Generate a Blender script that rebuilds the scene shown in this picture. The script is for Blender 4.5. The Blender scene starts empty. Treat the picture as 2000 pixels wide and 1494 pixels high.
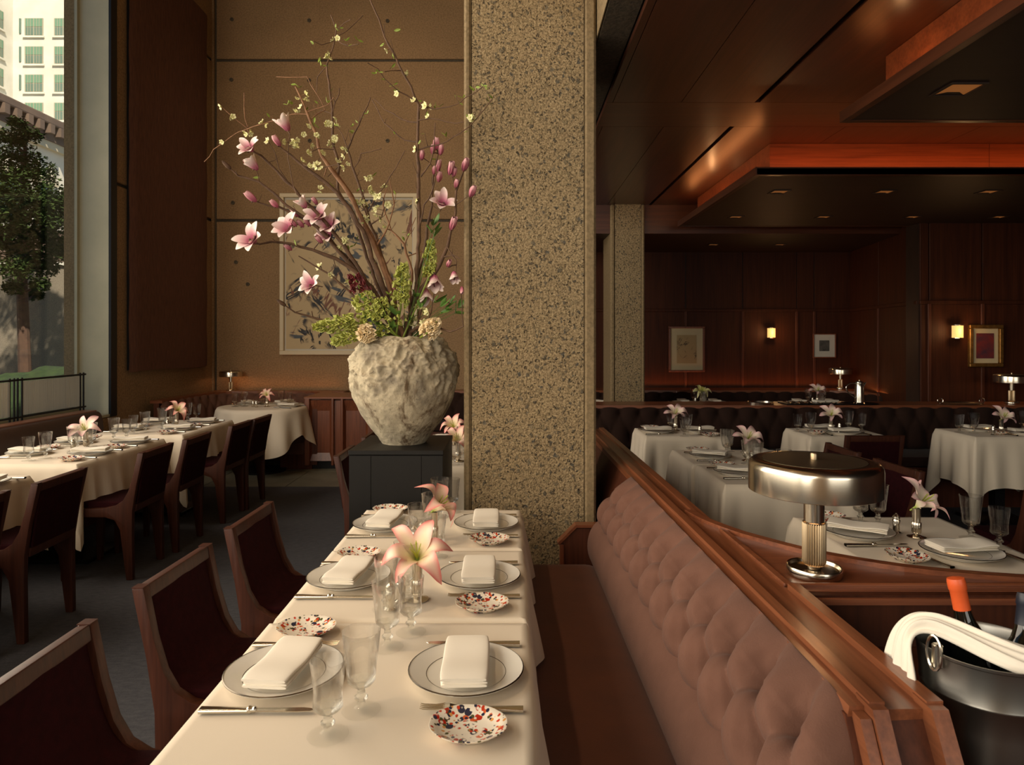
import bpy, bmesh, math, random
from mathutils import Vector, Matrix, noise
PI = math.pi
sc = bpy.context.scene
COL = sc.collection
F, VX, VY, EYE = 1333.0, 1000.0, 658.0, 1.54   # focal length, vanishing point (2000x1494 frame), eye height


def C(r, g, b):
    f = lambda v: (v / 255.0) / 12.92 if v <= 10.3 else (((v / 255.0) + 0.055) / 1.055) ** 2.4
    return (f(r), f(g), f(b), 1.0)


# ------------------------------------------------------------------ camera, sky, sun, window light and added fill, exposure
cam_d = bpy.data.cameras.new('camera')
cam = bpy.data.objects.new('camera', cam_d)
COL.objects.link(cam)
cam.location = (0, 0, EYE)
cam.rotation_euler = (PI / 2, 0, 0)
cam_d.sensor_width = 36
cam_d.lens = 36 * F / 2000
cam_d.shift_y = -89 / 2000
cam_d.clip_start = 0.05
cam_d.clip_end = 400
cam_d.dof.use_dof = True
cam_d.dof.focus_distance = 3.0
cam_d.dof.aperture_fstop = 11
sc.camera = cam
sc.view_settings.view_transform = 'Standard'
sc.view_settings.look = 'None'
sc.view_settings.gamma = 1
sc.view_settings.use_curve_mapping = False
sc.view_settings.exposure = 0.0
sc.cycles.max_bounces = 8
sc.cycles.diffuse_bounces = 4
sc.cycles.glossy_bounces = 4
sc.cycles.transmission_bounces = 8
sc.cycles.transparent_max_bounces = 24
sc.cycles.caustics_reflective = False
sc.cycles.caustics_refractive = False
sc.cycles.sample_clamp_indirect = 4.0

world = bpy.data.worlds.new('sky')
sc.world = world
world.use_nodes = True
wn = world.node_tree.nodes
wl = world.node_tree.links
bg = wn['Background']
sky = wn.new('ShaderNodeTexSky')
sky.sky_type = 'HOSEK_WILKIE'
sky.turbidity = 4.0
sky.ground_albedo = 0.4
sky.sun_direction = (0.31, -0.57, 0.76)
wl.new(sky.outputs[0], bg.inputs[0])
bg.inputs[1].default_value = 2.4


def lamp(kind, name, loc, energy, color, rot=(0, 0, 0), size=None, size_y=None, spot=None, radius=None, aim=None, spread=None):
    d = bpy.data.lights.new(name, kind)
    d.energy = energy
    d.color = color
    if size is not None:
        d.shape = 'RECTANGLE'
        d.size = size
        d.size_y = size_y or size
    if radius is not None:
        d.shadow_soft_size = radius
    if spot is not None:
        d.spot_size = spot
        d.spot_blend = 0.7
    if spread is not None:
        d.spread = spread
    o = bpy.data.objects.new(name, d)
    COL.objects.link(o)
    o.location = loc
    o.rotation_euler = rot
    if aim is not None:
        o.rotation_euler = (Vector(aim) - Vector(loc)).to_track_quat('-Z', 'Y').to_euler()
    return o


sun = lamp('SUN', 'sun', (16, -30, 40), 7.5, (1.0, 0.92, 0.78), aim=(0, 0, 0))
sun.data.angle = 0.02
# area lamps added to boost daylight from the left window and one inferred behind
lamp('AREA', 'daylight_boost_left', (-4.33, 1.2, 3.1), 480, (1.0, 0.85, 0.66), rot=(0, -PI / 2, 0), size=4.0, size_y=8.2)
lamp('AREA', 'daylight_boost_behind', (-2.2, -3.3, 2.5), 185, (1.0, 0.92, 0.78), aim=(1.6, 4.0, 0.9), size=3.2, size_y=2.8)
lamp('AREA', 'right_room_fill', (2.6, -3.4, 2.0), 60, (1.0, 0.95, 0.84), aim=(2.3, 5.2, 0.8), size=3.6, size_y=1.8)  # fill lamp added to brighten the right tables, not a modelled window


# ------------------------------------------------------------------ materials
def nodes(name):
    m = bpy.data.materials.new(name)
    m.use_nodes = True
    nt = m.node_tree
    return m, nt, nt.nodes['Principled BSDF']


def coords(nt, kind='Object', scale=(1, 1, 1), rot=(0, 0, 0)):
    tc = nt.nodes.new('ShaderNodeTexCoord')
    mp = nt.nodes.new('ShaderNodeMapping')
    mp.inputs['Scale'].default_value = scale
    mp.inputs['Rotation'].default_value = rot
    nt.links.new(tc.outputs[kind], mp.inputs[0])
    return mp.outputs[0]


def tex_noise(nt, vec, scale, detail=4, rough=0.55, dist=0.0):
    n = nt.nodes.new('ShaderNodeTexNoise')
    n.inputs['Scale'].default_value = scale
    n.inputs['Detail'].default_value = detail
    n.inputs['Roughness'].default_value = rough
    n.inputs['Distortion'].default_value = dist
    nt.links.new(vec, n.inputs['Vector'])
    return n.outputs['Fac']


def tex_voronoi(nt, vec, scale, feature='F1', out='Distance', rand=1.0):
    n = nt.nodes.new('ShaderNodeTexVoronoi')
    n.feature = feature
    n.inputs['Scale'].default_value = scale
    n.inputs['Randomness'].default_value = rand
    nt.links.new(vec, n.inputs['Vector'])
    return n.outputs[out]


def ramp(nt, fac, stops, constant=False):
    r = nt.nodes.new('ShaderNodeValToRGB')
    if constant:
        r.color_ramp.interpolation = 'CONSTANT'
    el = r.color_ramp.elements
    while len(el) < len(stops):
        el.new(0.5)
    for e, (p, c) in zip(el, stops):
        e.position = p
        e.color = c if len(c) == 4 else (*c, 1)
    nt.links.new(fac, r.inputs[0])
    return r.outputs[0]


def mixc(nt, fac, a, b, mode='MIX'):
    m = nt.nodes.new('ShaderNodeMix')
    m.data_type = 'RGBA'
    m.blend_type = mode
    for sock, v in ((m.inputs[0], fac), (m.inputs[6], a), (m.inputs[7], b)):
        if hasattr(v, 'links') or hasattr(v, 'is_linked'):
            nt.links.new(v, sock)
        else:
            sock.default_value = v
    return m.outputs[2]


def math_n(nt, op, a, b=0.0):
    m = nt.nodes.new('ShaderNodeMath')
    m.operation = op
    for i, v in enumerate((a, b)):
        if hasattr(v, 'is_linked'):
            nt.links.new(v, m.inputs[i])
        else:
            m.inputs[i].default_value = v
    return m.outputs[0]


def bump(nt, bsdf, height, strength, dist=0.01):
    b = nt.nodes.new('ShaderNodeBump')
    b.inputs['Strength'].default_value = strength
    b.inputs['Distance'].default_value = dist
    nt.links.new(height, b.inputs['Height'])
    nt.links.new(b.outputs[0], bsdf.inputs['Normal'])


def plain(name, col, rough=0.5, metal=0.0, col2=None, scale=8, stretch=(1, 1, 1), bmp=0.0, bscale=None, sheen=0.0, spec=0.5, bdist=0.004, coat=0.0, kind='Object'):
    m, nt, b = nodes(name)
    b.inputs['Base Color'].default_value = col
    b.inputs['Roughness'].default_value = rough
    b.inputs['Metallic'].default_value = metal
    b.inputs['Specular IOR Level'].default_value = spec
    b.inputs['Sheen Weight'].default_value = sheen
    b.inputs['Coat Weight'].default_value = coat
    v = coords(nt, kind, stretch)
    if col2 is not None:
        f = tex_noise(nt, v, scale, 5, 0.6)
        nt.links.new(ramp(nt, f, [(0.3, col), (0.7, col2)]), b.inputs['Base Color'])
    if bmp:
        bump(nt, b, tex_noise(nt, v, bscale or scale * 6, 3), bmp, bdist)
    return m


def wood(name, dark, light, axis, rough=0.35, scale=1.0, coat=0.15, spec=0.4):
    m, nt, b = nodes(name)
    st = [14 * scale] * 3
    st[axis] = 1.1 * scale
    v = coords(nt, 'Object', tuple(st))
    f1 = tex_noise(nt, v, 1.3, 6, 0.65, 0.6)
    st2 = [90 * scale] * 3
    st2[axis] = 3.0 * scale
    f2 = tex_noise(nt, coords(nt, 'Object', tuple(st2)), 1.0, 3, 0.5)
    c = ramp(nt, f1, [(0.25, dark), (0.5, tuple((dark[i] + light[i]) / 2 for i in range(3))), (0.75, light)])
    c2 = mixc(nt, 0.35, c, ramp(nt, f2, [(0.3, tuple(x * 0.55 for x in dark[:3])), (0.7, light)]))
    nt.links.new(c2, b.inputs['Base Color'])
    b.inputs['Roughness'].default_value = rough
    b.inputs['Coat Weight'].default_value = coat
    b.inputs['Coat Roughness'].default_value = 0.25
    b.inputs['Specular IOR Level'].default_value = spec
    bump(nt, b, f2, 0.08, 0.002)
    return m


def concrete(name, c1, c2, pits=1.0):
    m, nt, b = nodes(name)
    v = coords(nt)
    big = tex_noise(nt, v, 0.9, 5, 0.6)
    fine = tex_noise(nt, v, 55, 4, 0.7)
    c = ramp(nt, big, [(0.3, c1), (0.7, c2)])
    c = mixc(nt, 0.5, c, ramp(nt, fine, [(0.35, tuple(x * 0.62 for x in c1[:3])), (0.62, tuple(min(1, x * 1.15) for x in c2[:3]))]))
    sp = ramp(nt, tex_voronoi(nt, v, 19), [(0.02, (0.25, 0.23, 0.2)), (0.10, (1, 1, 1))])
    c = mixc(nt, 0.85 * pits, c, sp, 'MULTIPLY')
    nt.links.new(c, b.inputs['Base Color'])
    b.inputs['Roughness'].default_value = 0.85
    bump(nt, b, fine, 0.5, 0.006)
    return m


def aggregate(name):
    m, nt, b = nodes(name)
    v = coords(nt)
    nz = nt.nodes.new('ShaderNodeTexNoise')
    nz.inputs['Scale'].default_value = 45
    nz.inputs['Detail'].default_value = 3
    nt.links.new(v, nz.inputs['Vector'])
    sc_ = nt.nodes.new('ShaderNodeVectorMath')
    sc_.operation = 'SCALE'
    sc_.inputs['Scale'].default_value = 0.045
    nt.links.new(nz.outputs['Color'], sc_.inputs[0])
    wob = nt.nodes.new('ShaderNodeVectorMath')
    nt.links.new(v, wob.inputs[0])
    nt.links.new(sc_.outputs[0], wob.inputs[1])
    vv = wob.outputs[0]

    def stones(scale, keep, r0, r1):
        d = tex_voronoi(nt, vv, scale)
        s = nt.nodes.new('ShaderNodeSeparateColor')
        nt.links.new(tex_voronoi(nt, vv, scale, out='Color'), s.inputs[0])
        pick = ramp(nt, s.outputs[1], [(keep, (0, 0, 0)), (keep + 0.02, (1, 1, 1))])
        return math_n(nt, 'MULTIPLY', ramp(nt, d, [(r0, (1, 1, 1)), (r1, (0, 0, 0))]), pick), s, d
    grit = tex_noise(nt, v, 100, 4, 0.75)
    mid = tex_noise(nt, v, 42, 4, 0.7)
    c = ramp(nt, grit, [(0.36, C(96, 82, 58)), (0.5, C(166, 144, 108)), (0.66, C(204, 182, 142))])
    c = mixc(nt, ramp(nt, mid, [(0.54, (0, 0, 0)), (0.66, (0.75, 0.75, 0.75))]), c, C(100, 86, 62))
    m1, s1, d1 = stones(42, 0.52, 0.26, 0.42)
    c = mixc(nt, math_n(nt, 'MULTIPLY', m1, 0.85), c, ramp(nt, s1.outputs[0], [(0.0, C(70, 66, 58)), (0.35, C(96, 90, 76)), (0.6, C(176, 156, 116)), (1.0, C(122, 110, 88))]))
    m2, s2, d2 = stones(27, 0.74, 0.22, 0.36)
    c = mixc(nt, math_n(nt, 'MULTIPLY', m2, 0.9), c, ramp(nt, s2.outputs[0], [(0.1, C(78, 78, 74)), (0.9, C(126, 116, 96))]))
    m3, s3, d3 = stones(75, 0.72, 0.20, 0.40)
    c = mixc(nt, math_n(nt, 'MULTIPLY', m3, 0.8), c, C(58, 50, 38))
    cloud = ramp(nt, tex_noise(nt, v, 1.6, 4), [(0.3, (0.80, 0.78, 0.74)), (0.7, (1, 1, 1))])
    c = mixc(nt, 1.0, c, cloud, 'MULTIPLY')
    nt.links.new(c, b.inputs['Base Color'])
    b.inputs['Roughness'].default_value = 0.9
    h = math_n(nt, 'ADD', math_n(nt, 'MULTIPLY', m1, 0.35), math_n(nt, 'ADD', math_n(nt, 'MULTIPLY', grit, 0.5), math_n(nt, 'MULTIPLY', math_n(nt, 'ADD', mid, m3), -0.9)))
    bump(nt, b, h, 0.9, 0.014)
    return m


def glassy(name, tint=(0.97, 0.98, 0.97, 1), clear=0.5, ior=1.45):
    m = bpy.data.materials.new(name)
    m.use_nodes = True
    nt = m.node_tree
    nt.nodes.clear()
    o = nt.nodes.new('ShaderNodeOutputMaterial')
    mx = nt.nodes.new('ShaderNodeMixShader')
    tr = nt.nodes.new('ShaderNodeBsdfTransparent')
    gl = nt.nodes.new('ShaderNodeBsdfGlass')
    tr.inputs[0].default_value = tint
    gl.inputs['Color'].default_value = tint
    gl.inputs['Roughness'].default_value = 0.0
    gl.inputs['IOR'].default_value = ior
    mx.inputs[0].default_value = 1 - clear
    nt.links.new(tr.outputs[0], mx.inputs[1])
    nt.links.new(gl.outputs[0], mx.inputs[2])
    nt.links.new(mx.outputs[0], o.inputs[0])
    return m


def pane_mat(name, tint=(0.9, 0.93, 0.9, 1), power=4.0, grazing=0.5, base=0.035):
    m = bpy.data.materials.new(name)
    m.use_nodes = True
    nt = m.node_tree
    nt.nodes.clear()
    o = nt.nodes.new('ShaderNodeOutputMaterial')
    mx = nt.nodes.new('ShaderNodeMixShader')
    tr = nt.nodes.new('ShaderNodeBsdfTransparent')
    gl = nt.nodes.new('ShaderNodeBsdfGlossy')
    lw = nt.nodes.new('ShaderNodeLayerWeight')
    pw = nt.nodes.new('ShaderNodeMath')
    pw.operation = 'POWER'
    pw.inputs[1].default_value = power
    nt.links.new(lw.outputs['Facing'], pw.inputs[0])
    ad = nt.nodes.new('ShaderNodeMath')
    ad.operation = 'MULTIPLY_ADD'
    ad.inputs[1].default_value = grazing
    ad.inputs[2].default_value = base
    nt.links.new(pw.outputs[0], ad.inputs[0])
    fr = ad
    tr.inputs[0].default_value = tint
    gl.inputs['Roughness'].default_value = 0.02
    nt.links.new(fr.outputs[0], mx.inputs[0])
    nt.links.new(tr.outputs[0], mx.inputs[1])
    nt.links.new(gl.outputs[0], mx.inputs[2])
    nt.links.new(mx.outputs[0], o.inputs[0])
    return m


def bowl_mat(name, low=0.10, high=0.9, power=2.2):
    """thin blown glass: clear when seen square on, refracting and reflecting towards the rim of the shape"""
    m = bpy.data.materials.new(name)
    m.use_nodes = True
    nt = m.node_tree
    nt.nodes.clear()
    o = nt.nodes.new('ShaderNodeOutputMaterial')
    mx = nt.nodes.new('ShaderNodeMixShader')
    tr = nt.nodes.new('ShaderNodeBsdfTransparent')
    gl = nt.nodes.new('ShaderNodeBsdfGlass')
    tr.inputs[0].default_value = (0.985, 0.985, 0.98, 1)
    gl.inputs['Roughness'].default_value = 0.0
    gl.inputs['IOR'].default_value = 1.5
    lw = nt.nodes.new('ShaderNodeLayerWeight')
    f = math_n(nt, 'MULTIPLY_ADD', math_n(nt, 'POWER', lw.outputs['Facing'], power), high - low)
    f.node.inputs[2].default_value = low
    nt.links.new(f, mx.inputs[0])
    nt.links.new(tr.outputs[0], mx.inputs[1])
    nt.links.new(gl.outputs[0], mx.inputs[2])
    nt.links.new(mx.outputs[0], o.inputs[0])
    return m


def emit(name, col, strength):
    m, nt, b = nodes(name)
    b.inputs['Base Color'].default_value = (col[0] * 0.3, col[1] * 0.3, col[2] * 0.3, 1)
    b.inputs['Emission Color'].default_value = col
    b.inputs['Emission Strength'].default_value = strength
    return m


def tinted(name, stops, rough=0.5, trans=0.0, sheen=0.0):
    """colour along the 'tint' attribute stored on the petals"""
    m, nt, b = nodes(name)
    a = nt.nodes.new('ShaderNodeAttribute')
    a.attribute_name = 'tint'
    c = ramp(nt, a.outputs['Fac'], stops)
    nt.links.new(c, b.inputs['Base Color'])
    b.inputs['Roughness'].default_value = rough
    b.inputs['Sheen Weight'].default_value = sheen
    if trans:
        b.inputs['Subsurface Weight'].default_value = trans
        b.inputs['Subsurface Radius'].default_value = (0.01, 0.006, 0.004)
    return m


def imari(name):
    m, nt, b = nodes(name)
    v = coords(nt, 'Object', (1, 1, 0))
    white = C(232, 222, 204)
    c = white
    for sc_, lo, hi, cols in ((58, 0.46, 0.52, [(0.0, C(176, 46, 28)), (0.22, C(46, 48, 66)), (0.4, white), (0.55, C(200, 92, 50)), (0.7, C(78, 66, 44)), (0.84, white)]),
                              (115, 0.40, 0.48, [(0.0, C(40, 44, 66)), (0.18, C(190, 60, 34)), (0.34, white), (0.6, C(84, 84, 50)), (0.72, C(212, 150, 84)), (0.82, white)])):
        d = tex_voronoi(nt, v, sc_)
        s = nt.nodes.new('ShaderNodeSeparateColor')
        nt.links.new(tex_voronoi(nt, v, sc_, out='Color'), s.inputs[0])
        c = mixc(nt, ramp(nt, d, [(lo, (1, 1, 1)), (hi, (0, 0, 0))]), c, ramp(nt, s.outputs[0], cols, True))
    vl = nt.nodes.new('ShaderNodeVectorMath')
    vl.operation = 'LENGTH'
    nt.links.new(v, vl.inputs[0])
    ring = ramp(nt, vl.outputs['Value'], [(0.0, (0, 0, 0)), (0.020, (0, 0, 0)), (0.022, (1, 1, 1)), (0.029, (1, 1, 1)), (0.031, (0, 0, 0))])
    c = mixc(nt, ring, c, white)
    nt.links.new(c, b.inputs['Base Color'])
    b.inputs['Roughness'].default_value = 0.15
    return m


def canvas_mat(name, base, strokes, scale=3.0):
    """loose abstract brush marks on a flat ground"""
    m, nt, b = nodes(name)
    v = coords(nt)
    c = mixc(nt, tex_noise(nt, v, 2.0, 4), base, tuple(x * 0.82 for x in base[:3]) + (1,))
    k = 0
    for col, s, rot, lo in strokes:
        mp2 = nt.nodes.new('ShaderNodeMapping')
        mp2.inputs['Scale'].default_value = (s, s, s * 0.3)
        nt.links.new(coords(nt, 'Object', (1, 1, 1), (0, rot, 0)), mp2.inputs[0])
        vv = mp2.outputs[0]
        f = tex_noise(nt, vv, scale, 3, 0.6, 1.6)
        g = math_n(nt, 'ABSOLUTE', math_n(nt, 'SUBTRACT', f, 0.5 + 0.03 * k))
        gate = ramp(nt, tex_noise(nt, coords(nt, 'Object', (1, 1, 1), (0.4 * k, 0.8, 0.3 * k)), 3.1, 2), [(0.52, (0, 0, 0)), (0.60, (1, 1, 1))])
        line = math_n(nt, 'MULTIPLY', ramp(nt, g, [(lo, (1, 1, 1)), (lo + 0.006, (0, 0, 0))]), gate)
        c = mixc(nt, line, c, col)
        k += 1
    nt.links.new(c, b.inputs['Base Color'])
    b.inputs['Roughness'].default_value = 0.8
    return m


MAT = {}
MAT['concrete'] = concrete('brown_concrete', C(124, 98, 68), C(156, 126, 90))
MAT['concrete_smooth'] = concrete('smooth_concrete', C(118, 100, 71), C(144, 124, 91), 0.3)
MAT['concrete_dark'] = concrete('stained_concrete', C(52, 46, 38), C(92, 82, 66), 0.3)
MAT['concrete_out'] = concrete('terrace_concrete', C(104, 94, 80), C(138, 125, 107), 0.2)
MAT['aggregate'] = aggregate('exposed_aggregate')
MAT['carpet'] = plain('carpet', C(44, 45, 50), 0.95, col2=C(66, 65, 68), scale=60, bmp=0.6, bscale=220, stretch=(0.35, 1, 1))
MAT['stone'] = plain('floor_stone', C(96, 94, 80), 0.45, col2=C(126, 122, 104), scale=3, bmp=0.1, bscale=40)
MAT['grout'] = plain('grout', C(44, 42, 36), 0.9)
MAT['ceiling_wood'] = wood('ceiling_veneer', C(52, 26, 16), C(92, 50, 30), 1, 0.34, 0.6, 0.3)
MAT['ceiling_wood_x'] = wood('ceiling_veneer_cross', C(52, 26, 16), C(92, 50, 30), 0, 0.34, 0.6, 0.3)
MAT['ceiling_dark'] = plain('dark_panel_veneer', C(40, 26, 18), 0.5, col2=C(52, 34, 24), scale=5, stretch=(0.2, 3, 1))
MAT['riser_wood'] = wood('cove_veneer', C(96, 44, 22), C(146, 76, 40), 0, 0.4, 0.8)
MAT['wall_wood'] = wood('wall_veneer', C(46, 21, 12), C(80, 41, 22), 2, 0.55, 0.7, 0.0, 0.2)
MAT['walnut_y'] = wood('walnut_rail', C(98, 54, 34), C(148, 90, 58), 1, 0.32, 1.0, 0.3)
MAT['walnut_x'] = wood('walnut_cross', C(94, 50, 32), C(144, 86, 56), 0, 0.32, 1.0, 0.3)
MAT['walnut_z'] = wood('walnut_upright', C(84, 44, 28), C(130, 74, 48), 2, 0.35, 1.0, 0.2)
MAT['walnut_dark'] = wood('dark_walnut', C(62, 32, 21), C(98, 54, 35), 2, 0.5, 1.0, 0.0, 0.25)  # darker walnut for backs, bases and boards
MAT['chair_wood'] = wood('chair_walnut', C(48, 25, 17), C(80, 43, 29), 2, 0.42, 1.4, 0.0, 0.25)
MAT['velvet_red'] = plain('oxblood_velvet', C(33, 7, 10), 0.95, col2=C(44, 11, 14), scale=40, spec=0.1, bmp=0.3, bscale=300)
MAT['velvet_mauve'] = plain('mauve_velvet', C(100, 70, 58), 0.95, col2=C(111, 79, 66), scale=9, sheen=0.05, spec=0.2, bmp=0.25, bscale=260)
MAT['velvet_seat'] = plain('rust_seat_velvet', C(84, 44, 22), 0.8, col2=C(98, 52, 26), scale=6, sheen=0.1, bmp=0.15, bscale=200)
MAT['velvet_brown'] = plain('brown_velvet', C(38, 23, 17), 0.95, col2=C(45, 28, 21), scale=9, sheen=0.04, spec=0.2)
MAT['leather'] = plain('dark_leather', C(66, 46, 38), 0.45, col2=C(58, 40, 34), scale=12, bmp=0.1, bscale=90)
MAT['cloth'] = plain('white_linen', C(222, 209, 188), 0.85, bmp=0.12, bscale=420, sheen=0.05, bdist=0.001)
MAT['napkin'] = plain('napkin_linen', C(236, 228, 212), 0.9, bmp=0.15, bscale=500, bdist=0.001)
MAT['porcelain'] = plain('porcelain', C(226, 222, 212), 0.12, spec=0.6, coat=0.3)
MAT['platinum'] = plain('platinum_line', C(120, 112, 100), 0.25, metal=1.0)
MAT['steel'] = plain('brushed_steel', C(150, 148, 142), 0.32, metal=1.0)
MAT['silver'] = plain('silver', C(214, 208, 194), 0.2, metal=1.0)
MAT['brass'] = plain('aged_brass', C(214, 204, 186), 0.2, metal=1.0)
MAT['brass_dark'] = plain('dark_brass', C(128, 116, 96), 0.42, metal=1.0)
MAT['brass_dull'] = plain('dull_brass', C(176, 156, 126), 0.4, metal=1.0)
MAT['steel_frame'] = plain('bronze_window_metal', C(168, 164, 138), 0.45, metal=0.3, col2=C(186, 180, 152), scale=2)
MAT['black_metal'] = plain('black_metal', C(26, 26, 28), 0.4, metal=0.5)
MAT['pedestal'] = plain('black_pedestal_lacquer', C(20, 18, 16), 0.5, col2=C(25, 23, 20), scale=4, spec=0.25)
MAT['glass'] = glassy('table_glass', clear=0.55)
MAT['pane'] = pane_mat('window_glass', (0.96, 0.96, 0.94, 1), 4.0, 0.35, 0.03)
MAT['glass_thin'] = bowl_mat('thin_table_glass')
MAT['glass_foot'] = bowl_mat('glass_foot', 0.015, 0.5, 4.5)
MAT['dish'] = imari('patterned_porcelain')
MAT['tapestry'] = plain('woven_wall_panel', C(104, 66, 48), 0.95, col2=C(76, 47, 35), scale=12, stretch=(1, 6, 0.7), bmp=0.6, bscale=70)
MAT['bark'] = plain('bark', C(78, 58, 44), 0.85, col2=C(110, 82, 60), scale=30)
MAT['bark_pale'] = plain('pale_bark', C(150, 110, 76), 0.8, col2=C(116, 80, 56), scale=30)
MAT['leaf'] = plain('leaf_green', C(122, 146, 52), 0.55, col2=C(150, 164, 66), scale=30)
MAT['leaf_deep'] = plain('deep_leaf_green', C(70, 106, 44), 0.5, col2=C(96, 130, 54), scale=30)
MAT['floret_green'] = plain('green_floret', C(164, 172, 74), 0.6, col2=C(196, 198, 110), scale=40)
MAT['floret_maroon'] = plain('maroon_floret', C(92, 30, 34), 0.6, col2=C(120, 46, 46), scale=40)
MAT['floret_cream'] = plain('cream_floret', C(232, 208, 160), 0.6, col2=C(240, 224, 190), scale=40)
MAT['quince'] = plain('white_quince_petal', C(240, 232, 190), 0.6, col2=C(222, 222, 150), scale=90)
MAT['magnolia'] = tinted('magnolia_petal', [(0.0, C(150, 62, 92)), (0.3, C(196, 118, 140)), (0.6, C(232, 198, 196)), (1.0, C(244, 230, 218))], 0.5)
MAT['magnolia_pink'] = tinted('magnolia_bud_petal', [(0.0, C(140, 62, 84)), (0.5, C(188, 108, 126)), (1.0, C(214, 164, 164))], 0.5)
MAT['lily_pink'] = tinted('pink_lily_petal', [(0.0, C(190, 188, 90)), (0.22, C(246, 226, 186)), (0.5, C(244, 204, 182)), (0.78, C(236, 156, 146)), (1.0, C(226, 122, 116))], 0.5)
MAT['lily_pale'] = tinted('pale_lily_petal', [(0.0, C(186, 190, 96)), (0.2, C(240, 228, 200)), (0.6, C(238, 206, 196)), (1.0, C(214, 150, 158))], 0.5)
MAT['lily_white'] = tinted('white_lily_petal', [(0.0, C(150, 170, 60)), (0.3, C(222, 218, 130)), (1.0, C(244, 236, 190))], 0.5)
MAT['stamen'] = plain('stamen', C(170, 178, 60), 0.5)
MAT['bulb'] = emit('lit_shade', (1.0, 0.52, 0.16, 1), 1.25)
MAT['glow'] = emit('lamp_diffuser', (1.0, 0.55, 0.25, 1), 3.0)
MAT['led'] = emit('led_strip', (1.0, 0.30, 0.07, 1), 2.6)
MAT['downlight'] = emit('downlight_glow', (1.0, 0.34, 0.08, 1), 0.16)
MAT['wax_orange'] = plain('orange_capsule', C(216, 92, 44), 0.4, bmp=0.1, bscale=60)
MAT['wax_navy'] = plain('navy_capsule', C(30, 34, 46), 0.4)
MAT['bottle'] = plain('dark_bottle_glass', C(14, 16, 12), 0.06, spec=0.7)
MAT['gold_frame'] = plain('gilt_frame', C(110, 78, 34), 0.45, metal=0.7, col2=C(150, 110, 56), scale=30, bmp=0.8, bscale=50)
MAT['mat_board'] = plain('mount_board', C(196, 182, 146), 0.9)
MAT['mat_white'] = plain('white_mount_board', C(196, 190, 176), 0.9)
MAT['white_frame'] = plain('white_oak_frame', C(206, 190, 158), 0.6)
MAT['tower'] = plain('tower_limestone', C(232, 226, 212), 0.9, col2=C(214, 206, 190), scale=0.35)
MAT['mansion'] = plain('mansion_limestone', C(234, 226, 208), 0.9, col2=C(222, 210, 188), scale=0.5)
MAT['cornice'] = plain('copper_cornice', C(98, 80, 68), 0.8, col2=C(120, 98, 82), scale=0.8)
MAT['tower_glass'] = plain('tower_window_glass', C(110, 130, 118), 0.1)
MAT['shade_green'] = plain('green_window_blind', C(112, 148, 122), 0.8)
MAT['tower_frame'] = plain('tower_window_frame', C(176, 164, 142), 0.7)
MAT['moss'] = plain('moss', C(26, 40, 13), 0.95, col2=C(50, 68, 24), scale=12, bmp=0.8, bscale=30)
MAT['needles'] = plain('tree_foliage', C(30, 44, 22), 0.95, col2=C(64, 78, 38), scale=3, spec=0.05)
MAT['trunk'] = plain('tree_bark', C(92, 66, 50), 0.9, col2=C(66, 48, 38), scale=8)
MAT['asphalt'] = plain('street_ground', C(120, 118, 112), 0.9)
MAT['screen_cloth'] = plain('pleated_screen_cloth', C(206, 196, 172), 0.9, col2=C(178, 168, 146), scale=6, stretch=(1, 26, 0.3))

_nt = MAT['screen_cloth'].node_tree
_b = _nt.nodes['Principled BSDF']
_t = _nt.nodes.new('ShaderNodeBsdfTranslucent')
_t.inputs[0].default_value = C(222, 212, 190)
_m = _nt.nodes.new('ShaderNodeMixShader')
_m.inputs[0].default_value = 0.6
_nt.links.new(_b.outputs[0], _m.inputs[1])
_nt.links.new(_t.outputs[0], _m.inputs[2])
_nt.links.new(_m.outputs[0], _nt.nodes['Material Output'].inputs[0])


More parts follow.
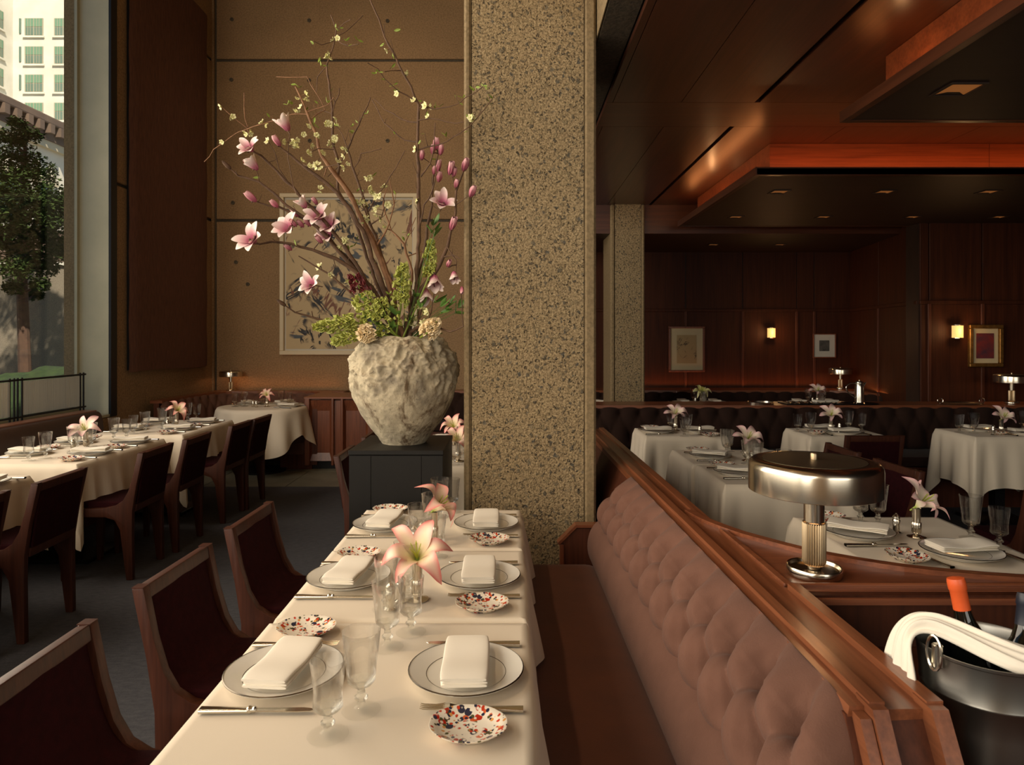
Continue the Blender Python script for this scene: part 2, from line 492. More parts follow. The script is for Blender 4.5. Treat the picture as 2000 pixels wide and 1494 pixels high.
# ------------------------------------------------------------------ mesh helpers
class MB:
    def __init__(s):
        s.v, s.f, s.t = [], [], []

    def add(s, vs, fs, tint=None):
        o = len(s.v)
        s.v += [tuple(p) for p in vs]
        s.f += [tuple(i + o for i in f) for f in fs]
        s.t += list(tint) if tint is not None else [0.0] * len(vs)
        return s

    def box(s, x0, x1, y0, y1, z0, z1):
        x0, x1 = min(x0, x1), max(x0, x1)
        y0, y1 = min(y0, y1), max(y0, y1)
        z0, z1 = min(z0, z1), max(z0, z1)
        return s.add([(x0, y0, z0), (x1, y0, z0), (x1, y1, z0), (x0, y1, z0), (x0, y0, z1), (x1, y0, z1), (x1, y1, z1), (x0, y1, z1)],
                     [(0, 3, 2, 1), (4, 5, 6, 7), (0, 1, 5, 4), (1, 2, 6, 5), (2, 3, 7, 6), (3, 0, 4, 7)])

    def lathe(s, prof, n=24, c=(0, 0, 0), close=True, rfun=None, sx=1.0, sy=1.0):
        vs, fs = [], []
        for (r, z) in prof:
            for k in range(n):
                a = 2 * PI * k / n
                rr = r * (rfun(a, z) if rfun else 1)
                vs.append((c[0] + sx * rr * math.cos(a), c[1] + sy * rr * math.sin(a), c[2] + z))
        m = len(prof)
        for i in range(m - 1):
            for k in range(n):
                k2 = (k + 1) % n
                fs.append((i * n + k, i * n + k2, (i + 1) * n + k2, (i + 1) * n + k))
        if close:
            fs.append(tuple(reversed(range(n))))
            fs.append(tuple((m - 1) * n + k for k in range(n)))
        return s.add(vs, fs)

    def tube(s, pts, rads, n=8, cap=True):
        pts = [Vector(p) for p in pts]
        if not hasattr(rads, '__len__'):
            rads = [rads] * len(pts)
        vs, fs = [], []
        up = Vector((0.13, 0.31, 0.94))
        prev = None
        for i, p in enumerate(pts):
            d = (pts[min(i + 1, len(pts) - 1)] - pts[max(i - 1, 0)]).normalized()
            a = d.cross(prev if prev is not None else up)
            if a.length < 1e-4:
                a = d.cross(Vector((1, 0, 0)))
            a.normalize()
            b = a.cross(d).normalized()
            prev = b
            for k in range(n):
                t = 2 * PI * k / n
                vs.append(p + (a * math.cos(t) + b * math.sin(t)) * rads[i])
        for i in range(len(pts) - 1):
            for k in range(n):
                k2 = (k + 1) % n
                fs.append((i * n + k, i * n + k2, (i + 1) * n + k2, (i + 1) * n + k))
        if cap:
            fs.append(tuple(reversed(range(n))))
            fs.append(tuple((len(pts) - 1) * n + k for k in range(n)))
        return s.add(vs, fs)

    def prism(s, poly, axis, a, b):
        """poly: 2-D outline in the two axes other than `axis`"""
        def p3(p, h):
            return [(h, p[0], p[1]), (p[0], h, p[1]), (p[0], p[1], h)][axis]
        n = len(poly)
        vs = [p3(p, a) for p in poly] + [p3(p, b) for p in poly]
        fs = [tuple(range(n)), tuple(reversed(range(n, 2 * n)))]
        for i in range(n):
            j = (i + 1) % n
            fs.append((i, n + i, n + j, j))
        return s.add(vs, fs)

    def grid(s, fn, nu, nv, closed_u=False, tint=None):
        vs, ts = [], []
        for j in range(nv + 1):
            for i in range(nu + (0 if closed_u else 1)):
                vs.append(fn(i / nu, j / nv))
                ts.append(tint(i / nu, j / nv) if tint else 0.0)
        w = nu if closed_u else nu + 1
        fs = []
        for j in range(nv):
            for i in range(nu):
                i2 = (i + 1) % w
                fs.append((j * w + i, j * w + i2, (j + 1) * w + i2, (j + 1) * w + i))
        return s.add(vs, fs, ts)

    def sweep(s, path, prof, closed=True):
        """prof (n,z): n measured along the left normal of the path, in plan"""
        P = [Vector((p[0], p[1])) for p in path]
        rows = []
        for i, p in enumerate(P):
            d = (P[min(i + 1, len(P) - 1)] - P[max(i - 1, 0)]).normalized()
            nrm = Vector((-d.y, d.x))
            rows.append([(p.x + nrm.x * n, p.y + nrm.y * n, z) for n, z in prof])
        m = len(prof)
        vs = [q for r in rows for q in r]
        fs = []
        for i in range(len(P) - 1):
            for k in range(m if closed else m - 1):
                k2 = (k + 1) % m
                fs.append((i * m + k, i * m + k2, (i + 1) * m + k2, (i + 1) * m + k))
        if closed:
            fs.append(tuple(reversed(range(m))))
            fs.append(tuple((len(P) - 1) * m + k for k in range(m)))
        return s.add(vs, fs)

    def xf(s, M, start=0):
        for i in range(start, len(s.v)):
            s.v[i] = tuple(M @ Vector(s.v[i]))
        return s

    def build(s, name, mat, parent=None, origin=None, smooth=False, bevel=0.0, seg=2, angle=35, world=True, vt=False):
        """one mesh object; vertices are world coordinates (or local ones with world=False)"""
        o0 = Vector((0, 0, 0))
        if parent is not None:
            if world:
                o0 = wloc(parent)
        elif origin is not None:
            o0 = Vector(origin)
        me = bpy.data.meshes.new(name)
        me.from_pydata([tuple(Vector(p) - o0) for p in s.v], [], s.f)
        if vt:
            at = me.attributes.new('tint', 'FLOAT', 'POINT')
            at.data.foreach_set('value', s.t)
        bm = bmesh.new()
        bm.from_mesh(me)
        bmesh.ops.recalc_face_normals(bm, faces=bm.faces)
        if bevel:
            es = [e for e in bm.edges if len(e.link_faces) == 2 and e.calc_face_angle(0) > math.radians(30)]
            bmesh.ops.bevel(bm, geom=es, offset=bevel, segments=seg, profile=0.6, affect='EDGES', clamp_overlap=True)
        bm.to_mesh(me)
        bm.free()
        if smooth:
            me.polygons.foreach_set('use_smooth', [True] * len(me.polygons))
            me.set_sharp_from_angle(angle=math.radians(angle))
        me.materials.append(MAT[mat] if isinstance(mat, str) else mat)
        ob = bpy.data.objects.new(name, me)
        COL.objects.link(ob)
        if parent is not None:
            ob.parent = parent
        elif origin is not None:
            ob.location = o0
        return ob


def wloc(o):
    v = Vector((0, 0, 0))
    while o is not None:
        v += o.location
        o = o.parent
    return v


def tag(o, label=None, cat=None, group=None, kind=None):
    if label:
        o['label'] = label
    if cat:
        o['category'] = cat
    if group:
        o['group'] = group
    if kind:
        o['kind'] = kind
    return o


def thing(name, label, cat, loc=(0, 0, 0), rz=0.0, group=None):
    o = bpy.data.objects.new(name, None)
    o.empty_display_size = 0.05
    COL.objects.link(o)
    o.location = loc
    o.rotation_euler = (0, 0, rz)
    return tag(o, label, cat, group)


def struct(name, label=None):
    o = thing(name, label, None)
    o['kind'] = 'structure'
    return o


def dup(o, parent=None):
    c = o.copy()
    COL.objects.link(c)
    c.parent = parent
    for ch in o.children:
        dup(ch, c)
    return c


PROTO, USED = {}, set()


def place(key, loc, rz=0.0, label=None, group=None, scale=None, rot=None):
    """the first call moves the prototype itself, later ones copy it with its parts"""
    p = PROTO[key]
    if key in USED:
        p = dup(p)
        p.scale = (1, 1, 1)
    USED.add(key)
    p.location = loc
    p.rotation_euler = rot if rot is not None else (0, 0, rz)
    if scale:
        p.scale = (scale,) * 3
    if label:
        p['label'] = label
    if group:
        p['group'] = group
    return p


def proto(key, name, cat):
    t = thing(name, 'tbd', cat)
    PROTO[key] = t
    return t


def resample(path, step):
    P = [Vector(p) for p in path]
    out = [P[0]]
    for a, b in zip(P, P[1:]):
        n = max(1, int((b - a).length / step))
        for k in range(1, n + 1):
            out.append(a.lerp(b, k / n))
    return out


def smooth_path(path, it=2):
    P = [Vector(p) for p in path]
    for _ in range(it):
        Q = [P[0]]
        for a, b in zip(P, P[1:]):
            Q += [a.lerp(b, 0.25), a.lerp(b, 0.75)]
        Q.append(P[-1])
        P = Q
    return P


def interp(pts, t):
    """pts list of tuples, t in 0..1 over index"""
    x = t * (len(pts) - 1)
    i = min(int(x), len(pts) - 2)
    f = x - i
    return tuple(a + (b - a) * f for a, b in zip(pts[i], pts[i + 1]))


def tuft(mb, path, prof, spacing=0.165, rows=3.0, depth=0.03, res=0.011, nv=34, phase=0.0, round_ends=0.0, batter=0.0, near_round=0.0):
    """deep-buttoned upholstery: prof is a list of (n,z), n along the left normal of the path"""
    P = resample([(p[0], p[1], 0) for p in path], res)
    L = [0.0]
    for a, b in zip(P, P[1:]):
        L.append(L[-1] + (b - a).length)
    nu = len(P) - 1
    N = []
    for i in range(len(P)):
        d = (P[min(i + 1, nu)] - P[max(i - 1, 0)]).normalized()
        N.append(Vector((-d.y, d.x, 0)))
    prof_s = smooth_path([(a, b, 0) for a, b in prof], 3)
    prof_s = [(p.x, p.y) for p in prof_s]
    H = sum(math.hypot(q[0] - p[0], q[1] - p[1]) for p, q in zip(prof_s, prof_s[1:]))

    def fn(u, v):
        i = min(int(round(u * nu)), nu)
        n, z = interp(prof_s, v)
        n2, z2 = interp(prof_s, min(1, v + 0.02))
        n1, z1 = interp(prof_s, max(0, v - 0.02))
        tx, tz = n2 - n1, z2 - z1
        l = math.hypot(tx, tz) or 1
        an, az = tz / l, -tx / l         # outward in profile plane
        s_ = L[i] / spacing + phase
        vU, vL = 0.64, 0.38
        q = abs(s_ - round(s_))
        if v >= vU:
            d = q * spacing
        elif v <= vL:
            d = (0.5 - q) * spacing
        else:
            f_ = (v - vL) / (vU - vL)
            d = abs(q - 0.5 * (1 - f_)) * spacing * 0.75
        r1 = math.hypot(q * spacing, (v - vU) * H)
        r2 = math.hypot((0.5 - q) * spacing, (v - vL) * H)
        rr = min(r1, r2)
        k_ = spacing / 0.168
        fe = min(1.0, (1 - v) / 0.30, v / 0.10 + 0.25) ** 0.7
        groove = math.exp(-(d / (0.010 * k_)) ** 1.0)
        soft = 1 - math.exp(-(d / (0.045 * k_)) ** 2)
        pit = math.exp(-(rr / (0.019 * k_)) ** 1.3)
        dish = math.exp(-(rr / (0.045 * k_)) ** 2)
        pleat = dish * (1 - pit) * math.sin(2 * PI * (5 * q + 4 * v)) * 0.05
        edge = 1 - min(1.0, v / 0.10)
        h = depth * (0.13 * soft * fe - 0.17 * groove * fe - 0.50 * pit * fe - 0.24 * dish * fe + pleat * fe + 0.12 - 0.25 * edge * edge)
        if near_round and L[i] < near_round:
            e = L[i] / near_round
            h -= near_round * (1 - math.sqrt(max(0, 1 - (1 - e) ** 2)))
        if round_ends:
            e = (L[-1] - L[i]) / round_ends
            if e < 1:
                h -= round_ends * (1 - math.sqrt(max(0, 1 - (1 - e) ** 2)))
        p = P[i] + N[i] * (n + an * h)
        return (p.x, p.y - batter * (prof_s[-1][1] - z) * (1 - u) ** 3, z + az * h)
    mb.grid(fn, nu, nv)
    return mb


def px(x, y, Y):
    """world point at depth Y that the photograph shows at (x, y)"""
    return Vector(((x - VX) / F * Y, Y, EYE - (y - VY) / F * Y))


# ------------------------------------------------------------------ room shell
fl = struct('floor')
MB().box(-4.6, 7.8, -3.8, 9.9, -0.12, -0.03).build('subfloor', 'grout', fl)
MB().box(-4.05, 7.6, -3.6, 7.02, -0.03, 0.0).build('carpet', 'carpet', fl)
random.seed(4)
for r in range(3):
    y0 = 7.03 + r * 0.8
    for k in range(14):
        x0 = -4.05 + k * 0.86 - (0.4 if r % 2 else 0.0)
        a, b = max(x0, -4.05), min(x0 + 0.852, 7.6)
        if b - a > 0.05:
            MB().box(a, b, y0, min(y0 + 0.792, 9.35), -0.03, random.uniform(-0.002, 0.0)).build('tile', 'stone', fl)

# back wall, concrete lifts with recessed joints
wb = struct('wall_back')
MB().box(-4.6, 0.7, 9.235, 9.6, 0, 6.9).build('wall_core', 'concrete_dark', wb)
Z1, Z2 = 3.11, 5.27
for z0, z1 in ((0, Z1 - 0.018), (Z1 + 0.018, Z2 - 0.018), (Z2 + 0.018, 6.9)):
    MB().box(-3.985, 0.7, 9.2, 9.24, z0, z1).build('concrete_panel', 'concrete', wb, bevel=0.006, seg=1)
MB().box(-4.05, -4.015, 9.19, 9.24, 0, 6.9).build('corner_strip', 'concrete', wb)
for x, y in ((604, 40), (757, 41), (605, 275), (757, 275), (453, 38), (452, 156), (604, 157), (455, 396), (461, 512), (484, 555), (486, 440)):
    p = px(x, y, 9.2)
    MB().lathe([(0.0, 0), (0.026, 0.0), (0.026, 0.012), (0.012, 0.012), (0.010, 0.004), (0, 0.004)], 12, close=False).xf(Matrix.Translation((p.x, 9.201, p.z)) @ Matrix.Rotation(PI / 2, 4, 'X')).build('tie_hole', 'concrete_dark', wb)

# left wall: window opening from y=-2.8 to 6.92
wlf = struct('wall_left')
for z0, z1 in ((0, Z1 - 0.018), (Z1 + 0.018, Z2 - 0.018), (Z2 + 0.018, 6.9)):
    MB().box(-4.55, -4.04, 6.97, 9.2, z0, z1).build('concrete_panel', 'concrete', wlf, bevel=0.008, seg=1)
MB().box(-4.52, -4.07, 6.99, 9.2, 0, 6.9).build('wall_core', 'concrete_dark', wlf)
MB().box(-4.55, -4.04, -3.8, 6.97, -0.1, 0.74).build('window_parapet', 'concrete', wlf)
MB().box(-4.55, -4.04, -3.8, -2.8, 0.74, 6.9).build('concrete_panel', 'concrete', wlf)
MB().box(-4.55, -4.04, -2.8, 6.97, 6.4, 6.9).build('window_lintel', 'concrete', wlf)

w1 = struct('window_1')
MB().box(-4.375, -4.062, 6.90, 6.968, 0.74, 6.4).build('jamb_cladding', 'steel_frame', w1)
MB().box(-4.055, -4.03, 6.86, 6.965, 0.74, 6.4).build('jamb_edge', 'black_metal', w1)
MB().box(-4.55, -4.40, 6.93, 6.968, 0.74, 6.4).build('outer_reveal', 'concrete_smooth', w1)
MB().box(-4.40, -4.372, 6.86, 6.968, 0.74, 6.4).build('jamb_frame', 'steel_frame', w1)
MB().box(-4.55, -4.04, -2.8, 6.93, 0.735, 0.765).build('window_sill', 'steel_frame', w1)
MB().box(-4.41, -4.36, -2.8, 6.9, 0.765, 0.82).build('bottom_rail', 'steel_frame', w1)
MB().box(-4.41, -4.36, -2.8, 6.9, 6.34, 6.4).build('top_rail', 'steel_frame', w1)
for k, (a, b) in enumerate(((-2.8, 0.3), (0.34, 3.5), (3.54, 6.87))):
    MB().box(-4.392, -4.382, a, b, 0.8, 6.36).build('pane', 'pane', w1)
    if k:
        MB().box(-4.41, -4.36, a - 0.05, a + 0.01, 0.8, 6.36).build('mullion', 'steel_frame', w1)

wr = struct('wall_behind')
MB().box(-4.6, 7.8, -3.9, -3.6, -0.1, 6.9).build('concrete_panel', 'concrete', wr)
wrr = struct('wall_right')
MB().box(7.6, 7.9, -3.8, 9.7, -0.1, 3.4).build('wood_panel', 'wall_wood', wrr)
ch = struct('ceiling_hall')
MB().box(-4.6, 0.45, -3.9, 9.6, 6.9, 7.1).build('concrete_slab', 'concrete', ch)

# concrete beam that closes the tall hall above the lower wooden ceiling
bm_ = struct('beam')
MB().box(0.435, 0.60, -3.8, 9.6, 3.06, 7.0).build('beam_face', 'concrete_dark', bm_, bevel=0.008, seg=1)
MB().box(0.43, 0.434, -3.8, 9.6, 3.06, 7.0).build('beam_lit_side', 'concrete_smooth', bm_)  # lighter skin: daylight on the left face put into its colour

# ------------------------------------------------------------------ wooden ceiling of the inner room
ce = struct('ceiling')
ZC = 3.02
MB().box(0.6, 7.8, -3.8, 9.7, ZC + 0.035, ZC + 0.12).build('ceiling_deck', 'black_metal', ce)


def planks(y0, y1):
    for a, b in ((0.598, 0.634), (0.638, 1.066), (1.07, 1.53), (1.565, 2.35), (2.354, 3.3), (3.304, 4.3), (4.304, 5.4), (5.404, 7.6)):
        MB().box(a, b, y0, y1, ZC, ZC + 0.03).build('plank', 'ceiling_wood', ce)


planks(-3.6, 4.306)
planks(4.804, 7.68)
MB().box(0.598, 7.6, 4.31, 4.80, ZC, ZC + 0.03).build('cross_plank', 'ceiling_wood_x', ce)
# lowered back soffit
MB().box(0.6, 7.8, 7.7, 9.6, 2.70, ZC + 0.03).build('soffit', 'ceiling_dark', ce)
MB().box(0.6, 7.8, 7.66, 7.70, 2.70, ZC).build('soffit_fascia', 'ceiling_wood_x', ce)


def raft(y0, y1, ry0, ry1, zb, label):
    t = struct('ceiling_raft')
    t['label'] = label
    MB().box(1.81, 7.6, y0, y1, zb, zb + 0.045).build('raft_panel', 'ceiling_dark', t)
    for a, b, c, d in ((1.80, 1.84, y0, y1), (1.84, 7.6, y1 - 0.04, y1), (1.84, 7.6, y0, y0 + 0.04)):
        MB().box(a, b, c, d, zb - 0.004, zb + 0.055).build('raft_edge', 'ceiling_wood' if b < 2 else 'ceiling_wood_x', t)
    xs = [1.97, 3.65, 5.3, 7.6]
    for a, b in zip(xs, xs[1:]):
        MB().box(a + 0.002, b - 0.002, ry0, ry1, zb + 0.045, ZC - 0.002).build('riser_board', 'riser_wood', t)
    # hidden strips that light the recess
    MB().box(1.86, 7.5, y0 + 0.045, y0 + 0.06, zb + 0.046, zb + 0.056).build('light_strip', 'led', t)
    MB().box(1.86, 7.5, y1 - 0.06, y1 - 0.045, zb + 0.046, zb + 0.056).build('light_strip', 'led', t)
    MB().box(1.845, 1.858, y0 + 0.06, y1 - 0.06, zb + 0.046, zb + 0.056).build('light_strip', 'led', t)
    return t


raft(-1.2, 3.75, -1.0, 3.6, 2.72, 'dark ceiling raft with one near square downlight')
raft(5.04, 7.42, 5.22, 7.25, 2.74, 'dark ceiling raft with seven square downlights')
for x, y, z, s, lab in [(1872, 175, 2.716, .15, 'square downlight in the nearest ceiling raft'),
                        (1522, 375, 2.736, .12, 'front row downlight of far raft, first from left'), (1727, 375, 2.736, .12, 'front row downlight of far raft, second from left'), (1930, 375, 2.736, .12, 'front row downlight of far raft, third from left'),
                        (1437, 424, 2.736, .11, 'back row downlight of far raft, first from left'), (1608, 424, 2.736, .11, 'back row downlight of far raft, second from left'), (1781, 424, 2.736, .11, 'back row downlight of far raft, third from left'), (1950, 424, 2.736, .11, 'back row downlight of far raft, fourth from left'),
                        (1393, 478, 2.696, .11, 'left downlight in the soffit by the back wall'), (1523, 478, 2.696, .11, 'right downlight in the soffit by the back wall')]:
    Y = (z - EYE) * F / (VY - y)
    X = (x - VX) / F * Y
    t = thing('downlight', lab, 'downlight', (X, Y, z), group='square recessed downlights in the wooden ceiling')
    h = s / 2
    MB().grid(lambda u, v: (X - h + s * u, Y - h + s * v, z + 0.003), 1, 1).build('reflector', 'downlight', t)
    for a, b, c, d in ((-h - .012, h + .012, -h - .012, -h), (-h - .012, h + .012, h, h + .012), (-h - .012, -h, -h, h), (h, h + .012, -h, h)):
        MB().box(X + a, X + b, Y + c, Y + d, z - 0.004, z + 0.003).build('trim_bar', 'ceiling_dark', t)
    MB().add([(X - h, Y + h, z), (X + h, Y + h, z), (X + h * 0.4, Y + h * 0.5, z + 0.002), (X - h * 0.4, Y + h * 0.5, z + 0.002)], [(0, 1, 2, 3)]).build('baffle', 'ceiling_dark', t)

# ------------------------------------------------------------------ panelled wood walls of the inner room
ZR = 1.905


def panel_wall(st, p0, p1, cuts, z0, zt, depth=0.05):
    """wooden wall from plan point p0 to p1; the room is on the right of p0->p1"""
    a, b = Vector((*p0, 0)), Vector((*p1, 0))
    d = (b - a).normalized()
    L = (b - a).length
    n = Vector((d.y, -d.x, 0))

    def slab(name, u0, u1, n0, n1, za, zb, m, bev=0.0):
        vs = []
        for z in (za, zb):
            for u, w in ((u0, n0), (u1, n0), (u1, n1), (u0, n1)):
                q = a + d * u + n * w
                vs.append((q.x, q.y, z))
        mb = MB().add(vs, [(0, 3, 2, 1), (4, 5, 6, 7), (0, 1, 5, 4), (1, 2, 6, 5), (2, 3, 7, 6), (3, 0, 4, 7)])
        return mb.build(name, m, st, bevel=bev, seg=1)
    slab('wall_core', 0, L, -0.25, -0.02, 0, ZC + 0.1, 'ceiling_dark')
    us = [0] + [c for c in cuts] + [L]
    for u0, u1 in zip(us, us[1:]):
        slab('wood_panel', u0 + 0.012, u1 - 0.012, -0.02, 0.0, 0.0, ZR - 0.02, 'wall_wood', 0.004)
        slab('wood_panel', u0 + 0.006, u1 - 0.006, -0.02, 0.0, ZR + 0.02, ZC + 0.05, 'wall_wood', 0.003)
    for c in cuts:
        slab('moulding', c - 0.018, c + 0.018, -0.02, 0.016, 0.0, ZR - 0.015, 'walnut_dark', 0.004)
    slab('wall_rail', 0, L, -0.02, 0.014, ZR - 0.02, ZR + 0.02, 'wall_wood', 0.004)


wf = struct('wall_far')
panel_wall(wf, (0.6, 9.35), (4.72, 9.35), [0.85, 1.78, 2.56, 3.30, 3.54], 0, ZC)
ws = struct('wall_return')
panel_wall(ws, (4.63, 9.36), (4.304, 7.24), [1.05], 0, ZC)
wq = struct('wall_alcove')
panel_wall(wq, (4.3, 7.2), (7.6, 7.2), [0.10, 0.66, 1.6, 2.6], 0, ZC)

# ------------------------------------------------------------------ concrete pillars
def pillar(name, lab, x0, x1, y0, y1, zt, sl, sr, side):
    t = thing(name, lab, 'pillar', ((x0 + x1) / 2, y0, 0), group='concrete pillars')
    MB().box(x0 + sl, x1 - sr, y0, y1, 0, zt).build('aggregate_core', 'aggregate', t)
    MB().box(x0, x0 + sl - 0.003, y0 - 0.006, y1 + .004, 0, zt).build('smooth_corner', 'concrete_smooth', t, bevel=0.012, seg=1)
    MB().box(x1 - sr + 0.003, x1, y0 - 0.006, y1 + .004, 0, zt).build('smooth_corner', 'concrete_smooth', t, bevel=0.012, seg=1)
    return t


pillar('concrete_pillar', 'big rough concrete pillar beside the vase pedestal', -0.243, 0.425, 3.45, 4.12, 6.9, 0.04, 0.062, 0)
pillar('concrete_pillar', 'slim rough concrete pillar by the far tufted bench', 1.10, 1.482, 7.62, 8.22, ZC, 0.05, 0.04, 1)

# ------------------------------------------------------------------ woven wall panel, painting, pictures
t = thing('woven_wall_panel', 'tall dark brown woven textile panel hung on the left concrete wall', 'wall panel', (-4.03, 8.04, 1.17))
MB().grid(lambda u, v: (-4.0 + 0.05 * math.sin(PI * u) ** 0.3 * (0.3 + 0.7 * (1 - v)) + 0.004 * math.sin(v * 40), 7.13 + 1.82 * u, 1.17 + 4.58 * v + 0.012 * math.sin(u * 6) * (1 - v)), 24, 40).build('woven_cloth', 'tapestry', t, smooth=True)
MB().box(-4.035, -4.0, 7.15, 8.93, 1.19, 5.73).build('backing_board', 'black_metal', t)


def picture(name, lab, x0, x1, z0, z1, y, fw, fm, mw, mm, canvas, fd=0.03, group='framed pictures on the walls'):
    t = thing(name, lab, 'picture', ((x0 + x1) / 2, y, z0), group=group)
    for a, b, c, d in ((x0, x1, z0, z0 + fw), (x0, x1, z1 - fw, z1), (x0, x0 + fw, z0 + fw, z1 - fw), (x1 - fw, x1, z0 + fw, z1 - fw)):
        MB().box(a, b, y - fd, y, c, d).build('frame_bar', fm, t, bevel=min(0.006, fw * 0.2), seg=1)
    if mw:
        MB().box(x0 + fw, x1 - fw, y - 0.012, y - 0.002, z0 + fw, z1 - fw).build('mount', mm, t)
    q = fw + mw
    cx, cz = (x0 + x1) / 2, (z0 + z1) / 2
    MB().box(x0 + q, x1 - q, y - 0.016, y - 0.0125, z0 + q * 1.05, z1 - q * 1.05).build('sheet', canvas, t, origin=None)
    return t


MAT['abstract_big'] = canvas_mat('abstract_canvas', C(196, 174, 136), [
    (C(60, 60, 62), 1.5, 0.6, 0.034), (C(50, 52, 58), 2.2, 2.2, 0.034), (C(84, 90, 96), 1.1, 1.4, 0.03), (C(120, 84, 70), 1.0, 2.8, 0.014), (C(48, 48, 50), 3.0, 0.2, 0.034), (C(64, 66, 70), 2.6, 1.0, 0.026)], 1.7)
MAT['sketch'] = canvas_mat('charcoal_sketch', C(176, 154, 112), [(C(60, 52, 44), 3.0, 0.7, 0.016), (C(70, 60, 50), 2.2, 2.3, 0.02)], 3.2)
MAT['dark_print'] = plain('dark_print', C(40, 40, 38), 0.7, col2=C(92, 90, 84), scale=14)
MAT['colour_print'] = plain('abstract_colour_sheet', C(22, 40, 60), 0.6, col2=C(130, 40, 30), scale=9)
picture('painting', 'large pale abstract painting in a white frame behind the flowers', -3.115, -1.27, 1.30, 3.465, 9.195, 0.055, 'white_frame', 0.02, 'mat_white', 'abstract_big', 0.06)
picture('framed_drawing', 'charcoal drawing with wide cream mount in a walnut frame', 2.14, 2.635, 1.06, 1.685, 9.345, 0.028, 'walnut_z', 0.085, 'mat_board', 'sketch')
picture('framed_print', 'small dark print with white mount in a thin reddish frame', 4.115, 4.425, 1.255, 1.585, 9.345, 0.012, 'walnut_z', 0.075, 'mat_white', 'dark_print')
picture('framed_painting', 'small dark blue and red abstract in a gilt frame', 4.80, 5.155, 1.225, 1.668, 7.195, 0.04, 'gold_frame', 0.045, 'mat_board', 'colour_print', 0.045)
pic_c = picture

for x, y, lab in ((3.53, 9.35, 'lit wall sconce between the drawing and the small print'), (4.66, 7.2, 'lit wall sconce left of the gilt framed abstract')):
    t = thing('wall_sconce', lab, 'sconce', (x, y, 1.52), group='lit brass wall sconces')
    MB().lathe([(0.052, 0.0), (0.052, 0.13)], 20, c=(x, y - 0.062, 1.53)).build('shade', 'bulb', t, smooth=True)
    MB().lathe([(0.057, 0), (0.058, 0.012), (0.03, 0.016)], 20, c=(x, y - 0.062, 1.658)).build('cap', 'brass', t, smooth=True)
    MB().lathe([(0.05, 0), (0.057, 0.006), (0.057, 0.014)], 20, c=(x, y - 0.062, 1.518)).build('base_ring', 'brass', t, smooth=True)
    MB().box(x - 0.03, x + 0.03, y - 0.03, y, 1.55, 1.64).build('back_plate', 'brass', t)
    lamp('POINT', 'sconce_light', (x, y - 0.16, 1.6), 2.4, (1.0, 0.55, 0.22), radius=0.05)

# ------------------------------------------------------------------ outside the window
g = struct('ground_outside')
MB().box(-120, -4.6, -40, 140, -8.2, -8.0).build('street', 'asphalt', g)
MB().box(-30, -4.6, -20, 14.0, -0.3, -0.1).build('terrace', 'concrete_out', g)
t = struct('terrace_wall', 'grey terrace wall outside the window with a white coping')
for k in range(5):
    MB().box(-22 + k * 3.4, -22 + k * 3.4 + 3.385, 14, 14.5, -0.3, 3.0).build('concrete_panel', 'concrete_out', t, bevel=0.01, seg=1)
MB().box(-22, -5, 13.95, 14.5, 3.0, 3.07).build('coping', 'mat_white', t)
MB().box(-22, -5, 15.2, 15.5, -0.3, 3.9).build('upper_wall', 'cornice', t)
random.seed(8)
t = thing('moss_bed', 'low green mossy planting under the tree outside', 'planting', (-8.6, 11.6, -0.1))
tag(MB().grid(lambda u, v: (-13.5 + 8.5 * u, 9.7 + 3.6 * v, 0.42 + 0.72 * math.sin(PI * v) ** 0.5 * (0.6 + 0.4 * math.sin(u * 9 + 1)) * math.sin(PI * u) ** 0.4 + 0.08 * noise.noise((u * 30, v * 12, 0)) - 0.5 * (1 - math.sin(PI * v) ** 0.3)), 80, 24).build('moss', 'moss', t, smooth=True), kind='stuff')
t = thing('conifer_tree', 'dark green conifer with a bare reddish trunk beyond the window', 'tree', (-8.62, 12.0, 0.5))
MB().tube([(-8.55, 12, 0.5), (-8.58, 12, 1.5), (-8.62, 12, 2.6), (-8.6, 12.02, 4.0), (-8.55, 12, 5.1)], [0.11, 0.095, 0.085, 0.06, 0.02], 10).build('trunk', 'trunk', t, smooth=True)
fo = MB()
brn = MB()
boughs = [(22, 270, .22), (62, 262, .16), (35, 305, .36), (10, 345, .5), (70, 335, .34), (105, 385, .36), (40, 380, .5), (85, 410, .5), (5, 420, .5), (120, 430, .38), (50, 450, .5), (20, 480, .42), (100, 470, .42), (125, 490, .3), (60, 505, .36), (85, 520, .24), (30, 525, .25), (25, 560, .16), (78, 555, .16), (-20, 380, .5), (-25, 450, .5), (70, 575, .13), (35, 240, .14), (126, 400, .2)]
for bx, by, r in boughs:
    c = px(bx, by, 12 + random.uniform(-0.6, 0.6))
    brn.tube([(-8.6, 12, c.z - 0.15), ((c.x - 8.6) / 2, (c.y + 12) / 2, c.z - 0.08), c], [0.03, 0.02, 0.008], 5)
    for k in range(int(1000 * r / 0.4)):
        d = Vector((random.gauss(0, 1), random.gauss(0, 1), random.gauss(0, 0.55)))
        d = d.normalized() * r * random.random() ** 0.45
        p = c + Vector((d.x, d.y, d.z - 0.25 * (d.x * d.x + d.y * d.y)))
        a = Vector((random.uniform(-1, 1), random.uniform(-1, 1), random.uniform(-.6, .4))).normalized() * random.uniform(0.04, 0.09)
        b = a.cross(Vector((random.uniform(-1, 1), random.uniform(-1, 1), 1))).normalized() * 0.026
        fo.add([p - b, p + a, p + b], [(0, 1, 2)])
tag(fo.build('foliage', 'needles', t), kind='stuff')
brn.build('boughs', 'trunk', t)


